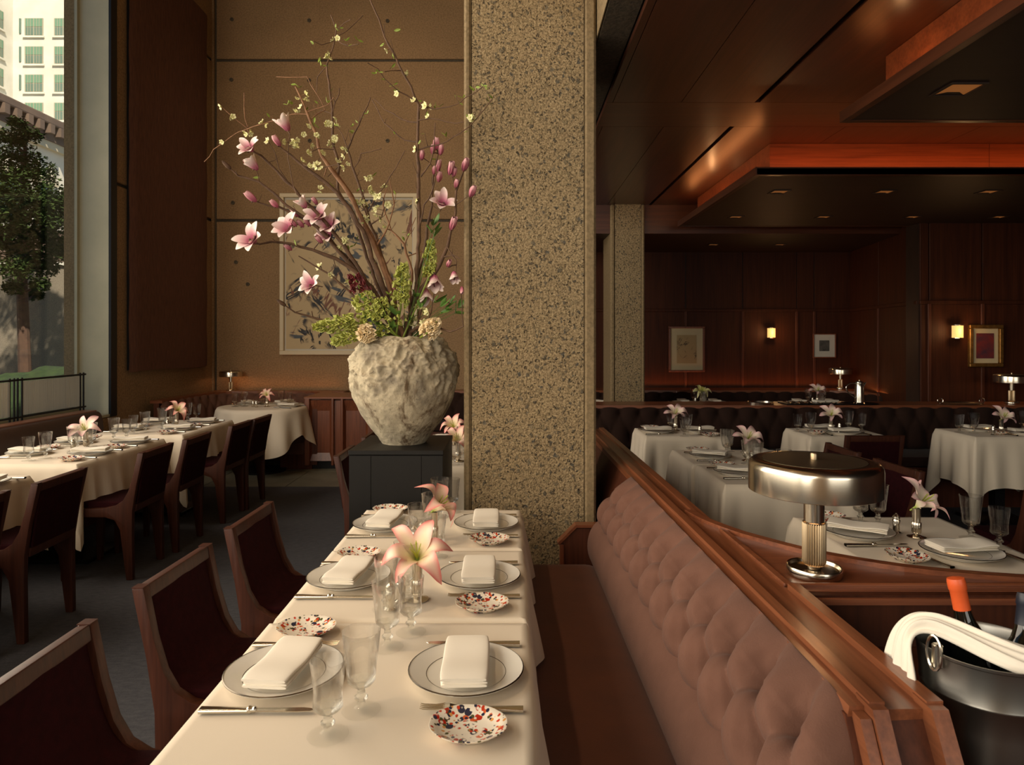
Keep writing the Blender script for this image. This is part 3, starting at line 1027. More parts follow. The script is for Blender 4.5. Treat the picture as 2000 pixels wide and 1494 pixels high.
def sash_window(bd, o, ux, w, h, nrm, fr=0.12):
    """double sash window on a facade: o lower left, ux horizontal direction"""
    o, ux, nrm = Vector(o), Vector(ux), Vector(nrm)

    def slab(name, u0, u1, z0, z1, d0, d1, m, par):
        vs = []
        for z in (z0, z1):
            for u, d in ((u0, d0), (u1, d0), (u1, d1), (u0, d1)):
                q = o + ux * u + nrm * d
                vs.append((q.x, q.y, q.z + z))
        return MB().add(vs, [(0, 3, 2, 1), (4, 5, 6, 7), (0, 1, 5, 4), (1, 2, 6, 5), (2, 3, 7, 6), (3, 0, 4, 7)]).build(name, m, par)
    wdw = slab('window', -0.1, w + 0.1, -0.1, h + 0.05, 0.0, 0.04, 'tower_frame', bd)
    slab('window_ledge', -0.25, w + 0.25, -0.3, -0.1, 0.0, 0.18, 'tower', wdw)
    for k in range(2):
        a = w * (0.5 * k) + 0.03
        b = w * (0.5 * k + 0.5) - 0.09 + 0.06 * k
        slab('pane', a, b, 0.0, h * 0.48, 0.04, 0.06, 'tower_glass', wdw)
        slab('pane', a, b, h * 0.52, h, 0.04, 0.07, 'shade_green', wdw)
        if w > 1.5:
            for q in (0.33, 0.66):
                u = a + (b - a) * q
                slab('glazing_bar', u - 0.025, u + 0.025, 0, h, 0.07, 0.09, 'tower_frame', wdw)


bd = thing('apartment_tower', 'tall pale limestone tower with green-blind sash windows beyond the tree', 'building', (-58.2, 80, -8))
MB().box(-58.5, -36, 80, 92, -8, 60).build('tower_front', 'tower', bd)
MB().box(-75, -58.5, 66, 92, -8, 60).build('tower_wing', 'tower', bd)
for r in range(8):
    z = EYE + (VY - 69) * 80 / F - r * 3.3
    for cx in (50, 107.5):
        X = (cx - VX) / F * 80
        sash_window(bd, (X, 80, z), (1, 0, 0), 2.0, 1.95, (0, -1, 0))
    Xs = (38 - VX) / F * 80
    MB().box(Xs, Xs + 0.22, 79.9, 80.02, z + 0.2, z + 1.95).build('slit_window', 'tower_glass', bd)
    for yy in (76.2, 71.2):
        sash_window(bd, (-58.5, yy, z), (0, 1, 0), 2.2, 1.95, (1, 0, 0))
for r in (-1, 0, 1):
    pass
bd = thing('stone_mansion', 'lower pale stone building with a dark bracketed cornice', 'building', (-26.2, 37, -8))
MB().box(-45, -26.2, 18, 40, -8, 13.0).build('facade', 'mansion', bd)
MB().box(-45, -25.9, 17.6, 40.3, 12.1, 12.5).build('frieze_band', 'white_frame', bd)
MB().box(-45, -25.5, 17, 40.8, 13.3, 13.75).build('cornice_slab', 'cornice', bd, bevel=0.08)
MB().box(-45, -25.8, 17.4, 40.4, 12.5, 13.3).build('cornice_bed', 'cornice', bd)
for k in range(16):
    y = 27.4 + k * 0.85
    MB().box(-25.85, -25.4, y, y + 0.35, 12.8, 13.3).build('bracket', 'cornice', bd)
for k in range(5):
    y = 26.6 + k * 2.75
    MB().box(-26.25, -26.12, y, y + 1.25, 7.6, 9.9).build('window', 'tower_glass', bd)
    MB().box(-26.2, -25.95, y - 0.25, y + 1.5, 10.1, 10.4).build('window_hood', 'white_frame', bd)
    MB().box(-26.25, -26.12, y, y + 1.25, 3.2, 6.0).build('window', 'tower_glass', bd)


# ------------------------------------------------------------------ front banquette with its walnut back rails
def skew(y):
    return -0.022 * (y - 1.4)


def ypath(y0, y1, n=12):
    return [(skew(y0 + (y1 - y0) * k / n), y0 + (y1 - y0) * k / n) for k in range(n + 1)]


# sweep offsets n are along the left normal of +Y, that is towards -X
def rect(x0, x1, z0, z1):
    return [(-x0, z0), (-x1, z0), (-x1, z1), (-x0, z1)]


bq = thing('banquette', 'mauve velvet banquette with deep buttoned back and walnut rails, nearest the camera', 'banquette', (0.45, 2.2, 0))
SEAT = MB()
SEAT.grid(lambda u, v: (0.02 + 0.42 * u + skew(1.1 + 2.2 * v) * u, 1.1 + 2.2 * v,
                        0.478 - 0.05 * max(0, 1 - u / 0.10) ** 2 - 0.06 * max(0, (v - 0.93) / 0.07) ** 2 - 0.02 * max(0, (u - 0.85) / 0.15) ** 2 + 0.004 * math.sin(v * 9)), 20, 60)
SEAT.box(0.025, 0.42, 1.1, 3.27, 0.30, 0.425)
SEAT.build('seat_cushion', 'velvet_seat', bq, smooth=True)
MB().sweep(ypath(1.1, 3.28), rect(0.06, 0.6, 0.09, 0.30)).build('seat_base', 'walnut_dark', bq)
MB().sweep(ypath(1.1, 3.26), rect(0.12, 0.6, 0.0, 0.09)).build('plinth', 'black_metal', bq)
bol = MB()
bp = [(0.425, 0.455), (0.405, 0.50), (0.402, 0.56), (0.42, 0.62), (0.455, 0.66), (0.50, 0.672), (0.52, 0.62), (0.52, 0.46)]
bp = [(-p.x, p.y) for p in smooth_path([(a, b, 0) for a, b in bp], 2)]
bol.sweep(ypath(1.0, 3.27, 20), bp)
bol.build('bolster', 'velvet_mauve', bq, smooth=True, angle=60)
tb = MB()
tuft(tb, ypath(1.195, 3.25, 24), [(-0.50, 0.650), (-0.466, 0.668), (-0.462, 0.715), (-0.490, 0.775), (-0.533, 0.820), (-0.578, 0.851), (-0.610, 0.869)], 0.160, 3.0, 0.10, 0.0058, 70, 0.25, 0.035, 0.62, 0.10)
tb.build('buttoned_back', 'velvet_mauve', bq, smooth=True, angle=70)
# core and rails
MB().sweep(ypath(1.22, 4.95), [(-0.52, 0.30), (-0.765, 0.0), (-0.765, 0.855), (-0.60, 0.855), (-0.52, 0.66)]).build('back_board', 'walnut_dark', bq)
MB().sweep(ypath(1.215, 4.95), [(-0.598, 0.846), (-0.635, 0.846), (-0.635, 0.876), (-0.603, 0.876)]).build('lower_rail', 'walnut_y', bq)
MB().sweep(ypath(1.205, 4.96), [(-0.632, 0.85), (-0.662, 0.85), (-0.662, 0.888), (-0.634, 0.888)]).build('front_rail', 'walnut_y', bq)
MB().sweep(ypath(1.21, 4.95), rect(0.655, 0.745, 0.845, 0.872)).build('top_board', 'walnut_y', bq)
MB().sweep(ypath(1.205, 1.79), rect(0.738, 0.768, 0.74, 0.888)).build('rear_rail', 'walnut_y', bq)
MB().sweep(ypath(2.44, 4.96), rect(0.712, 0.745, 0.84, 0.880)).build('rear_rail', 'walnut_y', bq)
# battered near ends of the rails
for x0, x1, zt, m in ((0.612, 0.632, 0.872, 'walnut_y'), (0.634, 0.662, 0.888, 'walnut_y'), (0.738, 0.768, 0.888, 'walnut_y')):
    vs = []
    for z, y in ((zt - 0.004, 1.200), (0.0, 0.69)):
        vs += [(x0, y, z), (x1, y, z), (x1, y + 0.06, z), (x0, y + 0.06, z)]
    MB().add(vs, [(0, 1, 2, 3), (7, 6, 5, 4), (0, 4, 5, 1), (1, 5, 6, 2), (2, 6, 7, 3), (3, 7, 4, 0)]).build('end_post', m, bq)
vs = []
for z, y in ((0.86, 1.23), (0.0, 0.72)):
    vs += [(0.60, y, z), (0.745, y, z), (0.745, y + 0.5 * (0.86 - z) + 0.05, z), (0.60, y + 0.5 * (0.86 - z) + 0.05, z)]
MB().add(vs, [(0, 1, 2, 3), (7, 6, 5, 4), (0, 4, 5, 1), (1, 5, 6, 2), (2, 6, 7, 3), (3, 7, 4, 0)]).build('end_board', 'walnut_dark', bq)
# far arm of the banquette
arm = [(0.235, 0.05), (0.235, 0.54), (0.315, 0.615), (0.60, 0.615), (0.60, 0.05)]
MB().prism([(x, z) for x, z in arm], 1, 3.30, 3.345).build('arm_panel', 'walnut_dark', bq)
MB().prism([(0.228, 0.535), (0.313, 0.619), (0.60, 0.619), (0.60, 0.632), (0.308, 0.632), (0.22, 0.544)], 1, 3.293, 3.352).build('arm_cap', 'walnut_x', bq)
MB().box(0.232, 0.25, 3.29, 3.352, 0.05, 0.538).build('arm_edge', 'walnut_z', bq)

# ------------------------------------------------------------------ curved counter of the booth behind the banquette
cc = thing('curved_counter', 'curved walnut booth counter that carries the big brass lamp', 'counter', (1.0, 2.0, 0))
outer = [(0.690, 2.60), (0.715, 2.48), (0.742, 2.41), (0.782, 2.32), (0.83, 2.25), (0.90, 2.155), (0.965, 2.09), (1.06, 2.02), (1.16, 1.965), (1.29, 1.92), (1.43, 1.888), (1.6, 1.866), (1.8, 1.853), (2.05, 1.85), (2.35, 1.85)]
op = smooth_path([(a, b, 0) for a, b in outer], 1)
opp = [(p.x, p.y) for p in op]
# path runs along +x; the left normal points to the booth (+y)
MB().sweep(opp, [(0.0, 0.84), (-0.035, 0.84), (-0.035, 0.884), (-0.004, 0.884)]).build('counter_rail', 'walnut_x', cc)
MB().sweep(opp, [(-0.004, 0.05), (-0.06, 0.05), (-0.06, 0.868), (-0.004, 0.868)]).build('counter_wall', 'walnut_dark', cc)
fill = [(p[0], p[1] - 0.03) for p in opp] + [(2.35, 1.80), (0.72, 1.80)]
MB().prism(fill, 2, 0.845, 0.870).build('counter_top', 'walnut_x', cc)
tri = [(0.716, 2.36), (0.728, 1.826), (2.35, 1.826), (2.35, 1.838), (0.752, 1.838), (0.738, 2.36)]
MB().prism(tri, 2, 0.868, 0.880).build('counter_edge', 'walnut_x', cc, bevel=0.003, seg=1)
MB().box(0.728, 2.35, 1.822, 1.836, 0.852, 0.872).build('counter_lip', 'walnut_x', cc)
nt_ = thing('service_niche', 'dark wooden service niche with a low shelf behind the walnut rail', 'shelf', (1.2, 1.4, 0))
MB().box(0.745, 2.35, 1.775, 1.80, 0.60, 0.868).build('niche_back', 'wall_wood', nt_)
MB().box(0.745, 2.35, 1.765, 1.805, 0.846, 0.862).build('niche_cap', 'walnut_x', nt_)
MB().box(0.742, 2.35, 0.75, 1.775, 0.70, 0.735).build('niche_shelf', 'walnut_dark', nt_)
MB().box(0.77, 2.3, 0.8, 1.77, 0.0, 0.70).build('niche_cabinet', 'walnut_dark', nt_)


# ------------------------------------------------------------------ other benches
def bench(name, lab, path, mat, h, seat_n=0.5, sp=0.19, ledge=None, ledge_z=None, tufted=True, rows=2.2):
    """path: plan line of the back; the seat lies on its left"""
    t = thing(name, lab, 'bench', (path[0][0], path[0][1], 0))
    if tufted:
        m = MB()
        tuft(m, path, [(0.03, 0.46), (0.075, 0.48), (0.085, 0.56), (0.07, 0.70), (0.05, h - 0.05), (0.03, h - 0.025), (0.0, h - 0.02)], sp, rows, 0.055, 0.013, 26)
        m.build('buttoned_back', mat, t, smooth=True, angle=70)
    else:
        pr = [(p.x, p.y) for p in smooth_path([(0.0, 0.45, 0), (0.10, 0.45, 0), (0.11, 0.60, 0), (0.09, h - 0.06, 0), (0.06, h - 0.015, 0), (0.02, h - 0.01, 0), (0.0, h - 0.03, 0)], 1)]
        MB().sweep(path, pr).build('back_cushion', mat, t, smooth=True, angle=60)
    MB().sweep(path, [(-0.06, 0.05), (0.0, 0.05), (0.0, h - 0.03), (-0.06, h - 0.03)]).build('back_board', 'walnut_dark', t)
    pr = [(p.x, p.y) for p in smooth_path([(0.0, 0.46, 0), (seat_n, 0.47, 0), (seat_n + 0.02, 0.44, 0), (seat_n, 0.36, 0), (0.0, 0.36, 0)], 1)]
    MB().sweep(path, pr).build('seat', mat, t, smooth=True)
    MB().sweep(path, [(0.0, 0.0), (seat_n - 0.05, 0.0), (seat_n - 0.05, 0.36), (0.0, 0.36)]).build('seat_base', 'walnut_dark', t)
    lz = ledge_z or h
    MB().sweep(path, [(-(ledge or 0.09), lz - 0.03), (0.035, lz - 0.03), (0.035, lz), (-(ledge or 0.09), lz)]).build('cap_rail', 'walnut_x' if abs(path[-1][0] - path[0][0]) > 1 else 'walnut_y', t)
    return t


# left normal of a path running along -X points to -Y (towards the camera)
bench('long_bench', 'dark brown buttoned bench with a walnut ledge across the inner room', [(7.5, 6.62), (4.6, 6.62), (2.0, 6.62), (0.62, 6.62)], 'velvet_brown', 0.88, 0.5, 0.19, 0.36)
bench('far_bench', 'farthest buttoned bench under the pictures, with a lit ledge', [(4.55, 7.75), (4.50, 8.3), (4.38, 8.62), (4.1, 8.82), (3.6, 8.86), (2.0, 8.86), (0.62, 8.86)], 'velvet_brown', 0.85, 0.45, 0.19, 0.44)
bench('window_bench', 'dark leather bench under the window at the left', [(-3.90, -0.6), (-3.90, 3.0), (-3.90, 6.35)][::-1], 'leather', 0.86, 0.5, tufted=False)
booth_path = [(p.x, p.y) for p in smooth_path([(-2.33, 7.95, 0), (-2.33, 8.5, 0), (-2.45, 8.78, 0), (-2.8, 8.86, 0), (-3.4, 8.86, 0), (-3.74, 8.78, 0), (-3.86, 8.4, 0), (-3.88, 7.5, 0)], 2)]
bench('corner_booth', 'curved buttoned corner booth around the round table', booth_path, 'velvet_mauve', 0.84, 0.42, 0.17, 0.10)
# shelf between booth and wall for the small lamp
t = thing('booth_ledge', 'walnut ledge between corner booth and concrete wall', 'shelf', (-3.2, 9.0, 0.8))
MB().box(-3.98, -2.2, 8.92, 9.19, 0.79, 0.825).build('ledge_board', 'walnut_x', t)
MB().box(-3.98, -2.2, 9.15, 9.19, 0.0, 0.79).build('ledge_back', 'walnut_dark', t)
MB().box(-3.98, -2.2, 8.99, 9.02, 0.0, 0.79).build('ledge_front', 'walnut_dark', t)
bench('next_booth', 'dark buttoned bench behind the vase along the concrete wall', [(0.3, 8.9), (-1.0, 8.9), (-1.7, 8.9)], 'velvet_brown', 0.84, 0.45, 0.19, 0.2)
# booth end panel, two bevelled wooden panels
t = thing('booth_end_panel', 'walnut booth end with two framed panels left of the vase', 'booth end', (-2.05, 7.95, 0))
MB().box(-2.40, -1.62, 7.96, 8.55, 0.09, 0.82).build('carcass', 'walnut_dark', t)
MB().box(-2.34, -1.66, 7.99, 8.5, 0.0, 0.09).build('plinth', 'black_metal', t)
for x0, x1 in ((-2.405, -2.345), (-2.095, -2.065), (-1.985, -1.955), (-1.675, -1.615)):
    MB().box(x0, x1, 7.90, 7.97, 0.05, 0.83).build('stile', 'walnut_z', t, bevel=0.006, seg=1)
MB().box(-2.065, -1.985, 7.93, 7.965, 0.06, 0.80).build('middle_board', 'walnut_z', t)
for a, b in ((-2.345, -2.095), (-1.955, -1.675)):
    o = [(a, 7.925, 0.10), (b, 7.925, 0.10), (b, 7.925, 0.805), (a, 7.925, 0.805)]
    i = [(a + 0.02, 7.955, 0.19), (b - 0.03, 7.955, 0.19), (b - 0.03, 7.955, 0.68), (a + 0.02, 7.955, 0.68)]
    MB().add(o + i, [(0, 1, 5, 4), (1, 2, 6, 5), (2, 3, 7, 6), (3, 0, 4, 7), (4, 5, 6, 7)]).build('bevelled_panel', 'walnut_z', t)
MB().box(-2.41, -1.61, 7.90, 8.56, 0.82, 0.845).build('cap', 'walnut_x', t, bevel=0.004, seg=1)
t = thing('booth_cushion', 'mauve two tier seat cushion end beside the booth end panel', 'cushion', (-2.5, 8.15, 0))
MB().box(-2.72, -2.415, 7.93, 8.36, 0.31, 0.47).build('upper_cushion', 'velvet_mauve', t, bevel=0.03, seg=3, smooth=True)
MB().box(-2.71, -2.42, 7.94, 8.36, 0.17, 0.31).build('lower_cushion', 'velvet_mauve', t, bevel=0.015, seg=2, smooth=True)
MB().box(-2.60, -2.42, 7.98, 8.36, 0.0, 0.17).build('foot', 'walnut_dark', t)

# low pleated window screens on black rods
for y0, y1, lab in ((4.2, 5.62, 'pleated half-height window screen at the left edge'), (5.66, 6.53, 'pleated half-height window screen nearest the metal jamb')):
    t = thing('window_screen', lab, 'screen', (-4.08, y0, 0.765), group='pleated half screens in the window')
    X = -4.10
    MB().grid(lambda u, v: (X + 0.008 * math.sin(u * (y1 - y0) * 210), y0 + 0.05 + (y1 - y0 - 0.1) * u, 0.885 + 0.285 * v), int((y1 - y0) * 130), 2).build('cloth', 'screen_cloth', t, smooth=True)
    for z in (0.872, 1.182):
        MB().tube([(X, y0 - 0.02, z), (X, y1 + 0.03, z)], 0.009, 8).build('rod', 'black_metal', t)
    for y in (y0, y0 + 0.05, y1 - 0.05, y1):
        MB().tube([(X, y, 0.766), (X, y, 1.20)], 0.008, 8).build('post', 'black_metal', t)

# ------------------------------------------------------------------ pedestal and the big clay vase
pd = thing('pedestal', 'black square pedestal carrying the flower vase', 'pedestal', (-0.56, 3.56, 0))
MB().box(-0.79, -0.335, 3.31, 3.82, 0.06, 0.965).build('body', 'pedestal', pd)
MB().box(-0.77, -0.355, 3.33, 3.80, 0.0, 0.06).build('plinth', 'black_metal', pd)
MB().box(-0.793, -0.332, 3.305, 3.823, 0.968, 0.99).build('top', 'pedestal', pd, bevel=0.002, seg=1)
for a, b in ((-0.789, -0.685), (-0.682, -0.44), (-0.437, -0.336)):
    MB().box(a, b, 3.305, 3.312, 0.07, 0.963).build('panel', 'pedestal', pd)

m, nt, b = nodes('crusted_clay')
v = coords(nt)
f1 = tex_noise(nt, v, 7, 6, 0.65)
c1 = ramp(nt, f1, [(0.3, C(126, 116, 100)), (0.5, C(178, 166, 140)), (0.7, C(208, 194, 164))])
f2 = tex_noise(nt, coords(nt, 'Object', (1, 1, 0.5)), 5.5, 6, 0.7, 0.4)
c2 = mixc(nt, ramp(nt, f2, [(0.55, (0, 0, 0)), (0.64, (1, 1, 1))]), c1, C(104, 84, 60))
f3 = tex_noise(nt, v, 26, 5, 0.7)
c3 = mixc(nt, ramp(nt, f3, [(0.60, (0, 0, 0)), (0.70, (.8, .8, .8))]), c2, C(84, 74, 62))
nt.links.new(c3, b.inputs['Base Color'])
b.inputs['Roughness'].default_value = 0.9
bump(nt, b, tex_noise(nt, v, 45, 5, 0.7), 0.7, 0.008)
MAT['clay'] = m
VC = (-0.565, 3.565, 0.99)
vs_ = thing('clay_vase', 'large rough crusted clay vase on the black pedestal', 'vase', VC)
prof = smooth_path([(0.112, 0.0, 0), (0.118, 0.008, 0), (0.150, 0.055, 0), (0.215, 0.14, 0), (0.262, 0.24, 0), (0.277, 0.335, 0), (0.272, 0.415, 0), (0.245, 0.485, 0), (0.205, 0.530, 0), (0.178, 0.545, 0), (0.17, 0.552, 0)], 3)
prof = [(p.x, p.y) for p in prof]


def pot(u, v):
    r, z = interp(prof, v)
    a = 2 * PI * u
    d = Vector((math.cos(a), math.sin(a), 0))
    p = Vector((d.x * r, d.y * r, z))
    top = min(1, max(0, (z - 0.20 - 0.10 * noise.noise(d * 1.3 + Vector((3, 1, 0)))) / 0.16))
    q = p * 13 + Vector((2, 7, 1))
    n1 = noise.fractal(q, 0.9, 2.2, 5)
    rdg = 1 - abs(noise.noise(p * 17 + d * 0.7 + Vector((4, 0, 2)))) * 2
    rdg2 = 1 - abs(noise.noise(p * 41 + Vector((1, 5, 3)))) * 2
    n3 = noise.noise(p * 95)
    k = top * (0.016 * n1 + 0.015 * (rdg - 0.4) + 0.007 * (rdg2 - 0.4) + 0.0035 * n3) + (0.004 * noise.noise(p * 18) + 0.0015 * noise.noise(p * 70)) * (1 - top)
    if z > 0.54:
        k *= 0.6
    rr = r + k
    return (VC[0] + d.x * rr, VC[1] + d.y * rr, VC[2] + z + top * 0.012 * n1)


MB().grid(pot, 260, 170, True).build('body', 'clay', vs_, smooth=True, angle=180)
MB().lathe([(0.172, 0.545), (0.15, 0.535), (0.145, 0.46), (0.0, 0.45)], 40, c=VC, close=False).build('mouth', 'clay', vs_, smooth=True)
# ------------------------------------------------------------------ chair
def make_chair():
    t = proto('chair', 'dining_chair', 'chair')
    outl = [(-0.118, 0.802), (-0.082, 0.806), (-0.052, 0.66), (-0.022, 0.56), (0.012, 0.502), (0.06, 0.472), (0.13, 0.458), (0.385, 0.452), (0.402, 0.44), (0.402, 0.40), (0.392, 0.0), (0.36, 0.0), (0.345, 0.385), (0.31, 0.402), (0.12, 0.400), (0.06, 0.380), (0.028, 0.32), (-0.012, 0.0), (-0.052, 0.0), (-0.048, 0.32), (-0.05, 0.44), (-0.075, 0.60)]
    sm = outl
    for s in (-1, 1):
        y = s * 0.2
        MB().prism(sm, 1, y - 0.0175, y + 0.0175).build('side_frame', 'chair_wood', t, bevel=0.006, seg=2, smooth=True, angle=40, world=False)
        MB().box(-0.1165, -0.0835, s * 0.2 - 0.018, s * 0.2 + 0.018, 0.8035, 0.8065).build('post_cap', 'chair_wood', t, world=False)

    def slab(x0, z0, x1, z1, w, th, name, m, bev):
        """board from (x0,z0) up to (x1,z1), width w in y"""
        d = Vector((x1 - x0, 0, z1 - z0)).normalized()
        n = Vector((-d.z, 0, d.x))
        vs = []
        for (x, z) in ((x0, z0), (x1, z1)):
            for y, s in ((-w, -1), (w, -1), (w, 1), (-w, 1)):
                vs.append((x + n.x * th * s, y, z + n.z * th * s))
        return MB().add(vs, [(0, 3, 2, 1), (4, 5, 6, 7), (0, 1, 5, 4), (1, 2, 6, 5), (2, 3, 7, 6), (3, 0, 4, 7)]).build(name, m, t, bevel=bev, seg=3, smooth=True, world=False)
    slab(-0.094, 0.762, -0.1, 0.804, 0.183, 0.017, 'top_rail', 'chair_wood', 0.005)
    slab(-0.04, 0.43, -0.048, 0.475, 0.183, 0.016, 'back_rail', 'chair_wood', 0.004)
    # upholstered inner back running down into the seat
    bk = [(-0.092, 0.764), (-0.070, 0.66), (-0.045, 0.575), (-0.012, 0.51), (0.03, 0.485)]
    pr = smooth_path([(a, b, 0) for a, b in bk], 2)
    mb = MB()
    mb.grid(lambda u, v: (interp([(p.x, p.y) for p in pr], v)[0] + 0.014 * math.sin(PI * min(1, max(0, u))) ** 0.5, -0.182 + 0.364 * u, interp([(p.x, p.y) for p in pr], v)[1] + 0.006 * math.sin(PI * u) ** 0.5), 12, 14)
    mb.build('backrest', 'velvet_red', t, smooth=True, world=False)
    slab(-0.062, 0.476, -0.104, 0.762, 0.182, 0.006, 'back_panel', 'velvet_red', 0.003)
    MB().box(0.0, 0.392, -0.182, 0.182, 0.43, 0.492).build('seat', 'velvet_red', t, bevel=0.018, seg=3, smooth=True, world=False)
    MB().box(0.372, 0.398, -0.183, 0.183, 0.395, 0.45).build('front_rail', 'chair_wood', t, bevel=0.004, seg=1, world=False)


make_chair()
CG = 'walnut dining chairs with oxblood velvet'
for X, Y, rz, lab in [
    (-0.995, 1.56, 0.0, 'walnut chair with oxblood back at the nearest front table, cut by the frame'),
    (-0.990, 2.21, -0.03, 'walnut chair with oxblood back at the middle front table'),
    (-0.985, 2.83, -0.02, 'walnut chair with oxblood back at the front table next to the pedestal'),
    (-0.985, 4.42, 0.0, 'walnut chair half hidden behind the black pedestal'),
    (-0.985, 5.2, 0.0, 'walnut chair behind the pedestal, farther one under the vase'),
    (-2.52, 3.06, PI, 'dark chair cut by the left edge of the frame'),
    (-2.50, 3.63, PI + .04, 'dark chair at the nearest window table'),
    (-2.46, 4.53, PI + .04, 'dark chair at the near side of the middle window table'),
    (-2.44, 5.08, PI + .03, 'dark chair at the far side of the middle window table'),
    (-2.42, 5.84, PI, 'dark chair at the near side of the far window table'),
    (-2.40, 6.28, PI, 'dark chair at the far side of the far window table'),
    (2.12, 3.92, PI + .06, 'plum backed walnut chair facing the long table right of the lamp shade'),
    (2.10, 4.54, PI, 'walnut chair whose top rail shows just behind the lamp shade'),
    (2.70, 5.18, PI / 2, 'dark chair with its back to the camera at the middle bench table'),
    (2.72, 3.42, -PI / 2 + PI, 'walnut chair at the right edge of the frame'),
]:
    place('chair', (X, Y, 0), rz, lab, CG)


# ------------------------------------------------------------------ tables and cloths
def cloth_mesh(x0, x1, y0, y1, z, drops, seed, corner=0.45, flare=0.035, share=()):
    """linen over a rectangular top. drops: (left,right,near,far); share: sides that touch a neighbour"""
    rnd = random.Random(seed)
    ph = [rnd.uniform(0, 6) for _ in range(8)]
    W, D = x1 - x0, y1 - y0
    per = []
    n = 40
    for k in range(n):
        per.append((x0 + W * k / n, y0, 0, -1, 'n', k / n))
    for k in range(n):
        per.append((x1, y0 + D * k / n, 1, 0, 'r', k / n))
    for k in range(n):
        per.append((x1 - W * k / n, y1, 0, 1, 'f', k / n))
    for k in range(n):
        per.append((x0, y1 - D * k / n, -1, 0, 'l', k / n))
    dl = dict(l=drops[0], r=drops[1], n=drops[2], f=drops[3])
    order = 'nrfl'
    N = len(per)
    R = 14
    vs, fs = [], []

    def info(i):
        x, y, nx, ny, s, k = per[i]
        ln = W if s in 'nf' else D
        a, b = k * ln, (1 - k) * ln
        si = order.index(s)
        if a < b:
            dc, other = a, order[si - 1]
        else:
            dc, other = b, order[(si + 1) % 4]
        return x, y, nx, ny, s, dc, other, a
    for r in range(R + 1):
        t = r / R
        for i in range(N):
            x, y, nx, ny, s, dc, other, along = info(i)
            w = math.exp(-(dc / 0.07) ** 2)
            drop = dl[s] * (1 - 0.5 * w) + dl[other] * 0.5 * w
            sh = s in share or (other in share and dc < 0.03)
            cshare = other in share
            extra = 0 if cshare or sh else corner * drop
            dz = (drop + extra * w) * t
            cx = 1 if x > (x0 + x1) / 2 else -1
            cy = 1 if y > (y0 + y1) / 2 else -1
            o = flare * t ** 0.8
            wave = 0.016 * t * math.sin(along * 17 + ph[0] + ph[order.index(s)]) + 0.008 * t * math.sin(along * 41 + ph[2])
            o += wave * (1 - w)
            fold = -0.055 * t * math.exp(-((dc - 0.085) / 0.035) ** 2)
            o += fold
            if cshare:
                o *= 1 - w
            if sh:
                o = -0.003 * t
            px_, py_ = x + nx * o, y + ny * o
            if not (cshare or sh):
                px_ += cx * 0.05 * w * t * (1 if nx == 0 else 0.4)
                py_ += cy * 0.05 * w * t * (1 if ny == 0 else 0.4)
            # rounded fall over the table edge
            rr = 0.012
            if t == 0:
                px_, py_ = min(max(x, x0 + rr), x1 - rr), min(max(y, y0 + rr), y1 - rr)
                zz = z
            else:
                zz = z - 0.008 - dz + 0.006 * math.sin(along * 9 + ph[3]) * t
            vs.append((px_, py_, zz))
    for r in range(R):
        for i in range(N):
            j = (i + 1) % N
            fs.append((r * N + i, r * N + j, (r + 1) * N + j, (r + 1) * N + i))
    # top: an inner ring keeps the table surface flat
    c0 = len(vs)
    for q in (0.03, 0.05):
        for i in range(N):
            x, y = per[i][:2]
            vs.append((min(max(x, x0 + q), x1 - q), min(max(y, y0 + q), y1 - q), z))
    for i in range(N):
        j = (i + 1) % N
        fs.append((j, i, c0 + i, c0 + j))
        fs.append((c0 + j, c0 + i, c0 + N + i, c0 + N + j))
    fs.append(tuple(c0 + N + i for i in range(N)))
    return MB().add(vs, fs)


ZT = 0.742
TG, CLG = 'restaurant tables under white cloths', 'white linen tablecloths'


def table(x0, x1, y0, y1, name, drops, seed=1, share=(), corner=0.45):
    cx, cy = (x0 + x1) / 2, (y0 + y1) / 2
    t = thing('dining_table', 'rectangular table under the white cloth, ' + name, 'table', (cx, cy, 0), group=TG)
    MB().box(x0 + 0.015, x1 - 0.015, y0 + 0.015, y1 - 0.015, 0.70, 0.731).build('tabletop', 'walnut_dark', t)
    MB().box(cx - 0.04, cx + 0.04, cy - 0.04, cy + 0.04, 0.03, 0.70).build('pedestal', 'black_metal', t)
    MB().box(cx - 0.22, cx + 0.22, cy - 0.2, cy + 0.2, 0.0, 0.03).build('foot_plate', 'black_metal', t, bevel=0.006, seg=1)
    c = cloth_mesh(x0, x1, y0, y1, ZT - 0.002, drops, seed, corner, share=share).build('tablecloth', 'cloth', origin=(cx, cy, ZT), smooth=True, angle=80)
    tag(c, 'white linen cloth over the ' + name, 'tablecloth', CLG)
    return c


